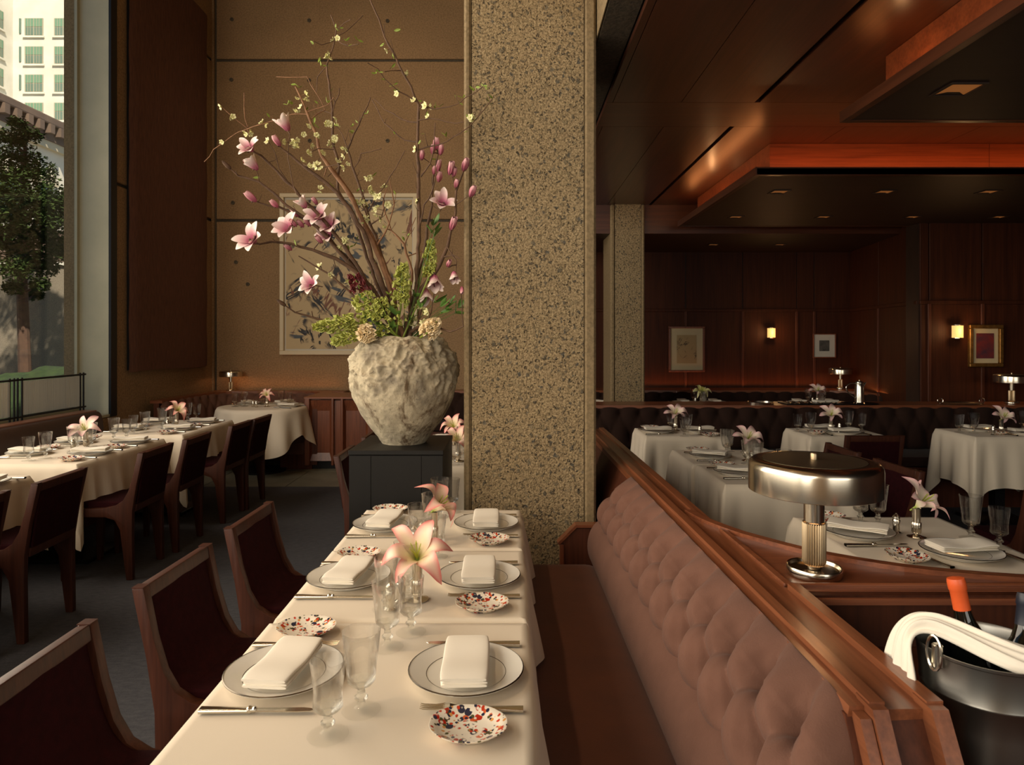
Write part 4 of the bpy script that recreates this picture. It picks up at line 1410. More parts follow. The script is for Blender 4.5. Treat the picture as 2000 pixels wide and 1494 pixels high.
TABLES = {
    'f1': ((-0.689, 0.052, 1.19, 1.918), 'nearest front table', (.25, .25, .25, .22), ('f',)),
    'f2': ((-0.683, 0.050, 1.922, 2.562), 'middle front table', (.25, .25, .22, .22), ('n', 'f')),
    'f3': ((-0.683, 0.047, 2.566, 3.165), 'front table next to the pedestal', (.25, .25, .22, .25), ('n',)),
    'p1': ((-0.69, 0.06, 4.17, 4.83), 'first table behind the pillar', (.26, .3, .42, .22), ('f',)),
    'p2': ((-0.69, 0.06, 4.834, 5.50), 'second table behind the pillar', (.26, .3, .22, .3), ('n',)),
    'w0': ((-3.45, -2.77, 2.85, 3.95), 'nearest window table', (.3, .25, .3, .34), ()),
    'w1': ((-3.45, -2.72, 4.27, 5.37), 'middle window table', (.3, .26, .34, .34), ()),
    'w2': ((-3.45, -2.68, 5.56, 6.58), 'far window table', (.3, .28, .38, .36), ()),
    'r1': ((1.235, 1.90, 2.27, 3.04), 'table beside the big brass lamp', (.36, .3, .3, .3), ()),
    'a1': ((1.12, 1.86, 4.265, 4.84), 'far half of the long table', (.36, .3, .3, .3), ('n',)),
    'a2': ((1.14, 1.86, 3.68, 4.261), 'near half of the long table', (.36, .3, .42, .3), ('f',)),
    'b1': ((1.065, 1.74, 5.47, 6.0), 'left bench table', (.36, .34, .38, .3), ()),
    'b2': ((2.39, 3.04, 5.47, 6.0), 'middle bench table', (.36, .34, .38, .3), ()),
    'b3': ((3.69, 4.42, 5.44, 5.98), 'right bench table', (.4, .34, .40, .3), ()),
    'c1': ((1.93, 2.60, 8.02, 8.52), 'far table below the framed drawing', (.3, .3, .3, .3), ()),
    'c2': ((3.30, 4.10, 8.02, 8.52), 'far table below the small print', (.3, .3, .3, .3), ()),
    'c0': ((1.02, 1.50, 8.28, 8.6), 'far table hidden by the slim pillar', (.3, .3, .3, .3), ()),
}
for k, (r, nm, dr, shr) in TABLES.items():
    table(*r, nm, dr, seed=sum(map(ord, k)), share=shr, corner=0.75 if k in ('b3', 'w1', 'w2', 'b1') else 0.5)

RC = (-2.87, 7.86)
t = thing('round_table', 'round table under a white cloth in the corner booth', 'table', (*RC, 0), group=TG)
MB().lathe([(0.49, 0.70), (0.495, 0.72), (0.49, 0.731)], 40, c=(*RC, 0)).build('tabletop', 'walnut_dark', t)
MB().lathe([(0.04, 0.03), (0.04, 0.70)], 16, c=(*RC, 0)).build('pedestal', 'black_metal', t)
MB().lathe([(0.26, 0.0), (0.26, 0.02), (0.05, 0.03)], 32, c=(*RC, 0)).build('foot_plate', 'black_metal', t)


def round_cloth(u, v):
    a = 2 * PI * u
    if v < 0.3:
        return (RC[0] + math.cos(a) * 0.5 * v / 0.3, RC[1] + math.sin(a) * 0.5 * v / 0.3, ZT)
    t = (v - 0.3) / 0.7
    sq = (abs(math.sin(2 * a + 0.7))) ** 1.5
    r = 0.5 + 0.015 * t + t * (0.028 * math.sin(13 * a) + 0.02 * math.sin(7 * a + 1) + 0.02 + 0.03 * sq)
    return (RC[0] + math.cos(a) * r, RC[1] + math.sin(a) * r, ZT - 0.006 - t * (0.30 + 0.22 * sq))


tag(MB().grid(round_cloth, 120, 24, True).build('tablecloth', 'cloth', origin=(*RC, ZT), smooth=True, angle=80), 'round draped white cloth on the corner booth table', 'tablecloth', CLG)


# ------------------------------------------------------------------ tableware prototypes
def mk_plate():
    t = proto('plate', 'dinner_plate', 'plate')
    MB().lathe([(0.0, 0.004), (0.085, 0.004), (0.086, 0.0), (0.092, 0.0), (0.094, 0.005), (0.118, 0.013), (0.1345, 0.019), (0.1355, 0.021), (0.1345, 0.0225), (0.117, 0.0175), (0.092, 0.0095), (0.086, 0.0075), (0.0, 0.0072)], 48, close=False).build('dish', 'porcelain', t, smooth=True, angle=50, world=False)
    MB().lathe([(0.1335, 0.0226), (0.136, 0.0212), (0.136, 0.0222), (0.1338, 0.0234)], 48, close=False).build('rim_line', 'platinum', t, smooth=True, world=False)
    MB().lathe([(0.0925, 0.0101), (0.0937, 0.0105)], 48, close=False).build('inner_line', 'platinum', t, world=False)


def mk_napkin():
    t = proto('napkin', 'folded_napkin', 'napkin')

    def layer(z0, h, w, l, dx, sag, name):
        def fn(u, v):
            a = 2 * PI * v
            # closed section across the length: a soft flattened oval, fold at one side
            cx = math.copysign(abs(math.cos(a)) ** 0.45, math.cos(a)) * w / 2
            cz = math.copysign(abs(math.sin(a)) ** 0.7, math.sin(a)) * h / 2
            y = (u - 0.5) * l
            bow = 0.004 * math.sin(u * PI) + sag * math.sin(u * 7 + 1) * 0.0015
            k = 1 - 0.06 * abs(2 * u - 1) ** 6
            return (dx + cx * k, y * (1 + 0.01 * math.sin(a)), z0 + h / 2 + cz * k + bow)
        mb = MB().grid(fn, 14, 22)
        n0 = len(mb.v)
        for u in (0, 14):
            pass
        ring0 = [j * 15 for j in range(22)]
        ring1 = [j * 15 + 14 for j in range(22)]
        mb.f.append(tuple(ring0))
        mb.f.append(tuple(reversed(ring1)))
        return mb.build(name, 'napkin', t, smooth=True, angle=60, world=False)
    layer(0.0, 0.008, 0.108, 0.212, 0.0, 1, 'lower_fold')
    layer(0.0062, 0.007, 0.106, 0.211, 0.002, 2, 'middle_fold')
    layer(0.0115, 0.0085, 0.108, 0.216, -0.001, 3, 'upper_fold')


def mk_knife():
    t = proto('knife', 'table_knife', 'knife')
    MB().grid(lambda u, v: (-0.118 + 0.105 * u, (0.0105 - 0.0035 * u) * math.copysign(abs(math.cos(2 * PI * v)) ** 0.6, math.cos(2 * PI * v)), 0.006 + (0.0055 - 0.001 * u) * math.copysign(abs(math.sin(2 * PI * v)) ** 0.6, math.sin(2 * PI * v))), 6, 12).add([(-0.118, 0.0105, .006), (-0.1185, 0, .006), (-0.118, -0.0105, .006)], [(0, 1, 2)]).build('handle', 'silver', t, smooth=True, angle=60, world=False)
    MB().lathe([(0.0055, -0.016), (0.0085, -0.012), (0.0085, -0.009), (0.006, -0.004), (0.0075, 0.0), (0.005, 0.004)], 12).xf(Matrix.Translation((-0.002, 0, 0.0075)) @ Matrix.Rotation(PI / 2, 4, 'Y')).build('collar', 'silver', t, smooth=True, world=False)
    bl = [(0.0, 0.006), (0.10, 0.009), (0.118, 0.006), (0.124, 0.0), (0.115, -0.005), (0.09, -0.0075), (0.0, -0.007)]
    MB().prism(bl, 2, 0.0055, 0.0085).build('blade', 'silver', t, bevel=0.0008, seg=1, world=False)


def mk_fork():
    t = proto('fork', 'table_fork', 'fork')
    MB().grid(lambda u, v: (-0.112 + 0.10 * u, (0.0100 - 0.0055 * u) * math.copysign(abs(math.cos(2 * PI * v)) ** 0.6, math.cos(2 * PI * v)), 0.006 + 0.0045 * math.copysign(abs(math.sin(2 * PI * v)) ** 0.6, math.sin(2 * PI * v))), 6, 12).build('handle', 'silver', t, smooth=True, angle=60, world=False)
    hd = MB()
    hd.tube([(-0.014, 0, .006), (0.01, 0, .009), (0.032, 0, .012), (0.044, 0, .012)], [.0042, .0035, .0042, .0075], 8)
    hd.box(0.04, 0.058, -0.0115, 0.0115, 0.0105, 0.0125)
    for k in range(4):
        y = -0.0099 + 0.0066 * k
        hd.tube([(0.055, y, .0115), (0.075, y, .0085), (0.10, y, .0095), (0.108, y, .0115)], [.0019, .0018, .0014, .0008], 6)
    hd.build('head', 'silver', t, smooth=True, world=False)


def mk_dish():
    t = proto('dish', 'side_dish', 'dish')
    lob = lambda a, z: 1 + (0.022 * abs(math.sin(4 * a)) if z > 0.006 else 0)
    MB().lathe([(0.0, 0.004), (0.040, 0.004), (0.041, 0.0), (0.045, 0.0), (0.050, 0.0055), (0.066, 0.012), (0.0775, 0.0205), (0.0785, 0.0222), (0.077, 0.0227), (0.064, 0.0148), (0.048, 0.0082), (0.0, 0.0072)], 64, close=False, rfun=lob, sx=1.0, sy=0.86).build('bowl', 'dish', t, smooth=True, angle=60, world=False)


def mk_goblet(key, h, rr, name):
    t = proto(key, name, 'glass')
    s = h / 0.172
    prof = [(0.0, 0.0), (0.040, 0.0), (0.0412, 0.0018), (0.036, 0.0045), (0.016, 0.009), (0.009, 0.014), (0.0085, 0.022), (0.014, 0.027), (0.0145, 0.031), (0.009, 0.036), (0.0085, 0.046), (0.013, 0.053), (0.024, 0.058), (0.030, 0.066),
            (rr * 0.80, 0.10), (rr * 0.92, 0.14), (rr, 0.1715), (rr - 0.0006, 0.172), (rr - 0.0018, 0.1712),
            (rr * 0.92 - 0.002, 0.14), (rr * 0.80 - 0.0022, 0.10), (0.0265, 0.070), (0.014, 0.0645), (0.0, 0.063)]
    prof = [(r, z * s) for r, z in prof]
    MB().lathe(prof[:5], 32, close=False).build('foot', 'glass_foot', t, smooth=True, angle=50, world=False)
    MB().lathe(prof[4:14] + [(0.0265, 0.0675 * s), (0.014, 0.0642 * s), (0.0, 0.063 * s)], 32, close=False).build('stem', 'glass', t, smooth=True, angle=50, world=False)
    MB().lathe(prof[13:22] + [(0.0268, 0.0685 * s)], 32, close=False).build('bowl', 'glass_thin', t, smooth=True, angle=50, world=False)
    return t


def mk_cut(key, h, rr, name):
    """faceted tumbler-footed goblet of the inner room"""
    t = proto(key, name, 'glass')
    s = h / 0.16
    fac = lambda a, z: 1 - (0.07 * abs(math.sin(4.5 * a)) if 0.052 * s < z < 0.115 * s else 0)
    prof = [(0.0, 0.0), (0.038, 0.0), (0.0395, 0.002), (0.030, 0.006), (0.011, 0.011), (0.0085, 0.018), (0.013, 0.023), (0.0085, 0.028), (0.009, 0.036), (0.022, 0.046), (0.029, 0.056), (rr * 0.86, 0.095), (rr * .95, 0.125), (rr, 0.159), (rr - 0.0007, 0.16), (rr - 0.002, 0.159), (rr * .95 - .0022, 0.125), (rr * 0.86 - 0.003, 0.095), (0.0245, 0.06), (0.0, 0.054)]
    prof = [(r, z * s) for r, z in prof]
    MB().lathe(prof[:5], 36, close=False).build('foot', 'glass_foot', t, smooth=True, angle=40, world=False)
    MB().lathe(prof[4:11] + [(0.0245, 0.058 * s), (0.0, 0.054 * s)], 36, close=False).build('stem', 'glass', t, smooth=True, angle=40, world=False)
    MB().lathe(prof[10:18] + [(0.0262, 0.0575 * s)], 36, close=False, rfun=fac).build('bowl', 'glass_thin', t, smooth=True, angle=40, world=False)


def mk_vase():
    t = proto('bud_vase', 'bud_vase', 'vase')
    MB().lathe([(0.0, 0.0), (0.034, 0.0), (0.035, 0.003), (0.020, 0.007), (0.011, 0.012), (0.0105, 0.018)], 28, close=False).build('foot', 'brass', t, smooth=True, world=False)
    flu = lambda a, z: 1 + 0.05 * math.cos(14 * a)
    MB().lathe([(0.0155, 0.018), (0.0172, 0.021), (0.0172, 0.058), (0.0155, 0.061)], 84, rfun=flu).build('fluted_body', 'brass', t, smooth=True, world=False)
    MB().lathe([(0.0145, 0.058), (0.0150, 0.064), (0.0158, 0.112), (0.0168, 0.116), (0.0158, 0.116), (0.0145, 0.108), (0.0138, 0.064)], 28, close=False).build('neck', 'brass', t, smooth=True, world=False)


def mk_shaker():
    t = proto('shaker', 'salt_shaker', 'shaker')
    MB().lathe([(0.0, 0), (0.019, 0.0), (0.0195, 0.003), (0.0125, 0.008), (0.013, 0.03), (0.0155, 0.052), (0.0125, 0.058)], 20, close=False).build('body', 'silver', t, smooth=True, world=False)
    MB().lathe([(0.0125, 0.057), (0.0145, 0.06), (0.0135, 0.068), (0.008, 0.074), (0.003, 0.078), (0.0035, 0.081), (0.0, 0.083)], 20, close=False).build('cap', 'silver', t, smooth=True, world=False)


def petal(mb, L, W, curl, base_r, rise, seed, twist=0.0, nu=8, nv=14):
    rnd = random.Random(seed)
    wv = rnd.uniform(0, 6)

    def fn(u, v):
        s = 2 * u - 1
        w = W * (math.sin(PI * min(1, v * 0.95 + 0.05) ** 0.95) ** 0.62) * (0.55 + 0.45 * min(1, v * 2.5)) * (1 - 0.10 * v)
        x = base_r + L * (0.22 * v + 0.68 * v ** 1.45)
        z = rise * math.sin(min(1, v * 1.15) * PI / 2) - curl * max(0, v - 0.5) ** 2 * 4.0
        y = s * w / 2 * (1 - 0.10 * abs(s))
        z += -0.22 * w * (1 - s * s) * (1 - 0.6 * v) + 0.10 * w * math.sin(7 * v + wv) * s * abs(s) + twist * s * v * w
        return (x, y, z)
    return mb.grid(fn, nu, nv, tint=lambda u, v: min(1.0, v * 0.62 + 0.42 * abs(2 * u - 1) ** 1.5 * min(1, v * 2) + 0.15 * max(0, v - 0.8) * 5))


def mk_lily(key, mat, seed, name, n=6):
    t = proto(key, name, 'flower')
    rnd = random.Random(seed)
    for k in range(n):
        mb = petal(MB(), rnd.uniform(0.108, 0.130), 0.066 if k % 2 else 0.052, rnd.uniform(0.02, 0.10), 0.004, rnd.uniform(0.055, 0.085), seed * 10 + k, rnd.uniform(-.25, .25))
        mb.xf(Matrix.Rotation(2 * PI * k / n + rnd.uniform(-.15, .15), 4, 'Z'))
        mb.build('petal', mat, t, smooth=True, world=False, vt=True, angle=180)
    st = MB()
    for k in range(6):
        a = 2 * PI * k / 6 + 0.3
        st.tube([(0, 0, 0.0), (math.cos(a) * .006, math.sin(a) * .006, .035), (math.cos(a) * .017, math.sin(a) * .017, .068)], [.0016, .0014, .0012], 5)
    st.tube([(0, 0, 0), (0.002, 0, .05), (0.004, 0.002, .082)], [.002, .0016, .0024], 6)
    st.build('stamens', 'stamen', t, smooth=True, world=False)
    MB().tube([(0, 0, 0.004), (0, 0.001, -0.015), (0.0, 0.002, -0.03)], [0.006, 0.004, 0.003], 8).build('stem', 'leaf', t, smooth=True, world=False)


def mk_lamp():
    t = proto('lamp', 'brass_table_lamp', 'lamp')
    MB().lathe([(0.0, 0.0), (0.072, 0.0), (0.074, 0.003), (0.074, 0.021), (0.072, 0.024), (0.069, 0.022), (0.066, 0.0135), (0.020, 0.0135), (0.0, 0.0135)], 48, close=False).build('base', 'brass', t, smooth=True, world=False)
    MB().lathe([(0.0, 0.013), (0.017, 0.015), (0.019, 0.022), (0.014, 0.03), (0.0, 0.034)], 24, close=False).build('ball', 'brass', t, smooth=True, world=False)
    flu = lambda a, z: 1 + 0.045 * math.cos(30 * a)
    MB().lathe([(0.024, 0.026), (0.0300, 0.034), (0.0306, 0.04), (0.0306, 0.142), (0.029, 0.146)], 180, rfun=flu).build('fluted_stem', 'brass_dull', t, smooth=True, angle=60, world=False)
    MB().lathe([(0.030, 0.143), (0.0305, 0.147), (0.0275, 0.149), (0.0275, 0.245)], 32, close=False).build('upper_stem', 'brass', t, smooth=True, world=False)
    MB().lathe([(0.172, 0.233), (0.176, 0.235), (0.1765, 0.30), (0.174, 0.312), (0.166, 0.3195), (0.150, 0.322), (0.138, 0.3215), (0.137, 0.318), (0.0, 0.320)], 64, close=False).build('shade', 'brass', t, smooth=True, angle=50, world=False)
    MB().lathe([(0.173, 0.2335), (0.1735, 0.298), (0.166, 0.312), (0.0, 0.313)], 48, close=False).build('shade_lining', 'brass', t, smooth=True, world=False)
    MB().lathe([(0.0, 0.3206), (0.136, 0.3190), (0.1365, 0.3222), (0.130, 0.3226), (0.0, 0.3235)], 48, close=False).build('top_disc', 'brass_dark', t, smooth=True, world=False)
    MB().lathe([(0.0, 0.323), (0.010, 0.323), (0.0105, 0.338), (0.009, 0.341), (0.0, 0.342)], 20, close=False).build('finial', 'brass_dull', t, smooth=True, angle=40, world=False)
    MB().lathe([(0.0, 0.262), (0.05, 0.264), (0.055, 0.28), (0.0, 0.30)], 24, close=False).build('bulb', 'glow', t, smooth=True, world=False)
    MB().lathe([(0.024, 0.0262), (0.0255, 0.0268)], 32, close=False).build('light_ring', 'glow', t, world=False)


mk_plate(); mk_napkin(); mk_knife(); mk_fork(); mk_dish(); mk_vase(); mk_shaker(); mk_lamp()
mk_goblet('big', 0.172, 0.041, 'water_goblet')
mk_goblet('small', 0.152, 0.0355, 'wine_goblet')
mk_cut('bigcut', 0.165, 0.042, 'cut_goblet')
mk_cut('smallcut', 0.148, 0.037, 'small_cut_goblet')
mk_lily('lily_a', 'lily_pink', 3, 'pink_lily')
mk_lily('lily_b', 'lily_pale', 5, 'pale_lily')
mk_lily('lily_c', 'lily_white', 9, 'white_lily')

GR = dict(plate='white dinner plates with a platinum line', napkin='folded white napkins', knife='silver table knives', fork='silver table forks', dish='patterned side dishes', glass='clear stemmed glasses', vase='brass bud vases', lily='cut lilies in bud vases', shaker='silver shakers')


def setting(tn, side, x, y, th, nap=0.0, glasses=True, cut=False, fk=True, kn=True, dish=True, gdx=0.0, npl=False):
    """one cover; th is the direction the diner looks, plate at (x,y)"""
    f = Vector((math.cos(th), math.sin(th), 0))
    l = Vector((-f.y, f.x, 0))
    P = Vector((x, y, ZT))
    rnd = random.Random(int(x * 1000) + int(y * 777))
    at = lambda a, b, z=0.0: P + f * a + l * b + Vector((0, 0, z))
    w = f', {side} of the {tn}'
    place('plate', at(0, 0), rnd.uniform(0, 6), 'white plate under a napkin' + w, GR['plate'])
    place('napkin', at(0.0, 0.0, 0.0235), nap, 'folded white napkin' + w, GR['napkin'])
    if kn:
        place('knife', at(-0.01, -0.155), th + rnd.uniform(-.03, .03), 'silver knife' + w, GR['knife'])
    if fk:
        place('fork', at(-0.02, 0.155), th + rnd.uniform(-.03, .03), 'silver fork' + w, GR['fork'])
    if dish:
        place('dish', at(-0.02, 0.235), th + PI / 2 * 0 + rnd.uniform(-.1, .1), 'small red and blue patterned dish' + w, GR['dish'])
    if glasses:
        b, s = ('bigcut', 'smallcut') if cut else ('big', 'small')
        place(b, at(0.212 + gdx, -0.145), 0, 'larger stemmed glass' + w, GR['glass'])
        place(s, at(0.165 + gdx, -0.235), 0, 'smaller stemmed glass' + w, GR['glass'])


def flower(tn, x, y, kind, tilt, z0=0.0, what='pink lily', rz=0.0, s=1.0):
    place('bud_vase', (x, y, ZT + z0), 0, f'brass bud vase on the {tn}', GR['vase'])
    place(kind, (x, y, ZT + z0 + 0.122), rot=(tilt[0], tilt[1], rz), label=f'{what} in the bud vase on the {tn}', group=GR['lily'], scale=s)


def shakers(tn, pts):
    for k, (x, y) in enumerate(pts):
        place('shaker', (x, y, ZT), 0, ('silver salt shaker' if k == 0 else 'silver pepper shaker behind the first') + f' on the {tn}', GR['shaker'])


# --- front row
for tn, yy in (('nearest front table', 1.603), ('middle front table', 2.236), ('front table next to the pedestal', 2.873)):
    setting(tn, 'chair side', -0.534, yy, 0.0, nap=-0.10)
    setting(tn, 'banquette side', -0.108, yy + 0.006, PI, nap=0.02)
flower('middle front table', -0.288, 2.075, 'lily_a', (0.70, -0.12), what='big pink lily', rz=0.15, s=1.05)
flower('front table next to the pedestal', -0.305, 2.66, 'lily_a', (0.75, 0.15), what='pale pink lily', rz=1.2)
shakers('middle front table', [(-0.357, 2.0), (-0.335, 2.06)])
shakers('front table next to the pedestal', [(-0.372, 2.60), (-0.35, 2.66)])
# --- behind the pillar
for tn, yy in (('first table behind the pillar', 4.5), ('second table behind the pillar', 5.17)):
    setting(tn, 'chair side', -0.53, yy, 0.0)
    setting(tn, 'bench side', -0.11, yy, PI)
    flower(tn, -0.345 if yy < 5 else -0.43, yy - 0.12, 'lily_a', (0.6, -0.2), what='pink lily')
# --- window tables
for tn, ys in (('nearest window table', (3.18, 3.68)), ('middle window table', (4.64, 5.13)), ('far window table', (5.86, 6.33))):
    for k, yy in enumerate(ys):
        q = ('near end', 'far end')[k]
        setting(tn, 'chair side, ' + q, -2.865, yy, PI, nap=PI / 2 + 0.2)
        setting(tn, 'bench side, ' + q, -3.285, yy, 0.0, nap=PI / 2)
flower('middle window table', -3.06, 4.90, 'lily_b', (0.75, 0.1), what='cream and pink lily')
flower('far window table', -3.0, 6.10, 'lily_a', (0.7, 0.2), what='pink lily', rz=.8)
shakers('middle window table', [(-3.12, 4.86), (-3.09, 4.80)])
shakers('far window table', [(-3.06, 6.05), (-3.03, 6.0)])
# --- round table in the corner booth
for a, s in ((2.4, 'left side'), (1.1, 'back side'), (-0.25, 'right side')):
    setting('round corner table', s, RC[0] + 0.33 * math.cos(a), RC[1] + 0.33 * math.sin(a), a + PI, nap=a + PI / 2, gdx=-0.03, dish=False)
flower('round corner table', -2.80, 7.80, 'lily_a', (0.7, 0.0), what='pink lily', s=0.85)
shakers('round corner table', [(-2.95, 7.78), (-2.90, 7.74)])
# --- table beside the lamp
tn = 'table beside the big brass lamp'
setting(tn, 'left side', 1.398, 2.757, 0.0, nap=1.0, glasses=False)
setting(tn, 'near side', 1.645, 2.50, PI / 2 + 0.15, nap=PI / 2 + 0.12, glasses=False)
for k, gx, gy, s in (('small', 1.50, 2.937, 'smaller glass just right of the lamp shade'), ('big', 1.555, 2.90, 'larger glass right of the lamp shade'), ('big', 1.815, 2.70, 'larger glass at the right end'), ('small', 1.845, 2.585, 'smaller glass at the right end')):
    place(k, (gx, gy, ZT), 0, f'{s} of the {tn}', GR['glass'])
flower(tn, 1.612, 2.72, 'lily_b', (0.75, 0.35), what='pale pink lily', rz=0.5)
shakers(tn, [(1.565, 2.78)])
# --- long table behind the lamp
for tn, yy in (('far half of the long table', 4.53), ('near half of the long table', 3.98)):
    setting(tn, 'left side', 1.315, yy, 0.0, nap=PI / 2 - 0.5, cut=True)
    setting(tn, 'right side', 1.68, yy, PI, nap=0.3, cut=True)
flower('far half of the long table', 1.515, 4.40, 'lily_b', (0.5, 0.15), what='pale pink lily')
shakers('far half of the long table', [(1.52, 4.33)])
# --- bench tables
tn = 'left bench table'
setting(tn, 'left side', 1.22, 5.72, 0.0, nap=PI / 2, cut=True)
setting(tn, 'right side', 1.58, 5.74, PI, nap=PI / 2, cut=True)
flower(tn, 1.395, 5.82, 'lily_b', (0.5, 0.0), what='pale lily')
shakers(tn, [(1.53, 5.56)])
tn = 'middle bench table'
setting(tn, 'camera side', 2.74, 5.64, PI / 2, nap=PI / 2, cut=True)
setting(tn, 'bench side', 2.64, 5.86, -PI / 2, nap=PI / 2, cut=True, fk=False, kn=False, dish=False, gdx=-0.05)
flower(tn, 2.69, 5.76, 'lily_b', (0.6, -0.1), what='pale pink lily')
shakers(tn, [(2.76, 5.75)])
tn = 'right bench table'
setting(tn, 'camera side', 4.22, 5.62, PI / 2, nap=PI / 2, cut=True)
setting(tn, 'bench side', 3.98, 5.83, -PI / 2, nap=PI / 2, cut=True, fk=False, kn=False, dish=False, gdx=-0.05)
flower(tn, 4.03, 5.62, 'lily_b', (0.7, 0.2), what='pale lily')
shakers(tn, [(3.92, 5.56)])
for tn, x, kind, what in (('far table below the framed drawing', 2.26, 'lily_c', 'cream yellow lily'), ('far table below the small print', 3.66, 'lily_b', 'pale pink lily')):
    setting(tn, 'left side', x - 0.2, 8.22, 0.0, nap=0, cut=True, dish=False)
    setting(tn, 'right side', x + 0.18, 8.22, PI, nap=0, cut=True, dish=False)
    flower(tn, x + 0.03, 8.25, kind, (0.5, 0.0), what=what, s=1.1)
    shakers(tn, [(x - 0.07, 8.15)])
place('napkin', (1.12, 8.4, ZT), 1.2, 'folded napkin on the far table beside the slim pillar', GR['napkin'])
place('shaker', (1.17, 8.35, ZT), 0, 'silver shaker on the far table beside the slim pillar', GR['shaker'])

# ------------------------------------------------------------------ lamps
for (x, y, z), s, lab, e in [((0.852, 1.925, 0.872), 1.0, 'big brass lamp with ribbed stem on the curved counter', 0.8), ((-3.72, 9.03, 0.825), 0.82, 'small brass lamp on the ledge below the woven panel', 1.6),
                          ((4.34, 9.02, 0.85), 0.86, 'brass lamp on the far ledge under the pictures', 1.6), ((4.935, 6.74, 0.88), 0.90, 'brass lamp on the long bench ledge at the right edge', 1.4)]:
    place('lamp', (x, y, z), 0.3, lab, 'brass drum table lamps', scale=s)
    lamp('POINT', 'lamp_light', (x, y, z + 0.245 * s), e, (1.0, 0.45, 0.18), radius=0.03)

# ------------------------------------------------------------------ things on the long bench ledge
LZ = 0.881
t = thing('coffee_pot', 'tall silver coffee pot on the ledge of the long bench', 'pot', (3.42, 6.72, LZ))
MB().lathe([(0.0, 0.0), (0.052, 0.0), (0.054, 0.006), (0.046, 0.016), (0.044, 0.05), (0.042, 0.17), (0.036, 0.195), (0.040, 0.20), (0.040, 0.206), (0.03, 0.206)], 28, c=(3.42, 6.72, LZ), close=False).build('body', 'silver', t, smooth=True)
MB().lathe([(0.04, 0.206), (0.038, 0.216), (0.02, 0.226), (0.006, 0.23), (0.009, 0.24), (0.0, 0.245)], 24, c=(3.42, 6.72, LZ), close=False).build('lid', 'silver', t, smooth=True)
MB().tube(smooth_path([(3.385, 6.72, LZ + 0.20), (3.33, 6.72, LZ + 0.205), (3.285, 6.72, LZ + 0.17), (3.30, 6.72, LZ + 0.12), (3.345, 6.72, LZ + 0.08), (3.38, 6.72, LZ + 0.06)], 2), 0.006, 8).build('handle', 'silver', t, smooth=True)
MB().tube([(3.455, 6.72, LZ + 0.17), (3.475, 6.72, LZ + 0.20), (3.485, 6.72, LZ + 0.212)], [0.012, 0.009, 0.007], 8).build('spout', 'silver', t, smooth=True)
for x, r, lab in ((3.42, 0.17, 'dark round tray under the silver coffee pot'),):
    t = thing('tray', lab, 'tray', (x, 6.72, LZ - 0.001))
    MB().lathe([(0.0, 0.0), (r, 0.0), (r + 0.012, 0.008), (r + 0.008, 0.010), (r - 0.004, 0.003), (0, 0.003)], 40, c=(x, 6.72, LZ - 0.001), close=False, sy=0.8).build('plate', 'black_metal', t, smooth=True)
PROTO['coffee_pot'] = None
t = thing('tray', 'round gilt tray with raised rim on the long bench ledge', 'tray', (2.44, 6.72, LZ))
MB().lathe([(0.0, 0.0), (0.13, 0.0), (0.135, 0.02), (0.13, 0.02), (0.125, 0.005), (0, 0.004)], 40, c=(2.44, 6.72, LZ), close=False, sy=0.85).build('plate', 'brass', t, smooth=True)
t = thing('cutlery_tray', 'long dark tray of cutlery on the long bench ledge', 'tray', (3.0, 6.72, LZ))
MB().box(2.66, 3.22, 6.60, 6.84, LZ, LZ + 0.01).build('board', 'black_metal', t, bevel=0.003, seg=1)
for k in range(7):
    place('knife' if k % 2 else 'fork', (2.72 + 0.07 * k, 6.70, LZ + 0.011), 1.4 + 0.1 * (k % 3), 'silver %s on the dark cutlery tray, %s from the left' % ('knife' if k % 2 else 'fork', 'first second third fourth fifth sixth seventh'.split()[k]), 'cutlery on the dark tray')
place('napkin', (3.1, 6.76, LZ + 0.011), 0.1 + PI / 2, 'folded napkin on the dark cutlery tray', GR['napkin'])
t = thing('handled_tray', 'silver tray with two ring handles on the long bench ledge', 'tray', (4.42, 6.72, LZ))
MB().lathe([(0.0, 0.002), (0.20, 0.002), (0.206, 0.009), (0.20, 0.010), (0.194, 0.005), (0, 0.005)], 40, c=(4.42, 6.72, LZ), close=False, sy=0.7).build('plate', 'silver', t, smooth=True)
for s in (-1, 1):
    MB().tube([(4.42 + s * (0.205 + 0.027 * math.sin(k * PI / 6)), 6.72 + 0.004 * math.cos(k), LZ + 0.032 - 0.026 * math.cos(k * PI / 6)) for k in range(13)], 0.004, 6).build('handle', 'silver', t, smooth=True)

# ------------------------------------------------------------------ wine bucket, bottles, draped napkin
BC = Vector((0.909, 1.31, 0.738))
t = thing('wine_bucket', 'brushed metal wine bucket in the niche at lower right', 'bucket', BC)
MB().lathe([(0.0, 0.0), (0.098, 0.0), (0.102, 0.004), (0.108, 0.08), (0.1095, 0.13), (0.1115, 0.133), (0.1115, 0.136), (0.110, 0.139), (0.1165, 0.205), (0.1205, 0.208), (0.121, 0.213), (0.118, 0.213), (0.114, 0.207), (0.106, 0.14), (0.098, 0.006), (0.0, 0.005)], 56, c=BC, close=False).build('body', 'steel', t, smooth=True, angle=40)
for s in (1,):
    a = 3.45
    hc = BC + Vector((math.cos(a) * 0.121, math.sin(a) * 0.121, 0.200))
    MB().tube([tuple(hc + Vector((-math.sin(a), math.cos(a), 0)) * 0.015 * math.cos(k * PI / 8) + Vector((math.cos(a) * .008, math.sin(a) * .008, 0.014 + 0.032 * math.sin(k * PI / 8)))) for k in range(17)], 0.0028, 6).build('ring_handle', 'silver', t, smooth=True)
    MB().box(hc.x - 0.008, hc.x + 0.008, hc.y - 0.008, hc.y + 0.008, hc.z - 0.015, hc.z + 0.03).build('handle_bracket', 'silver', t, bevel=0.003, seg=1)


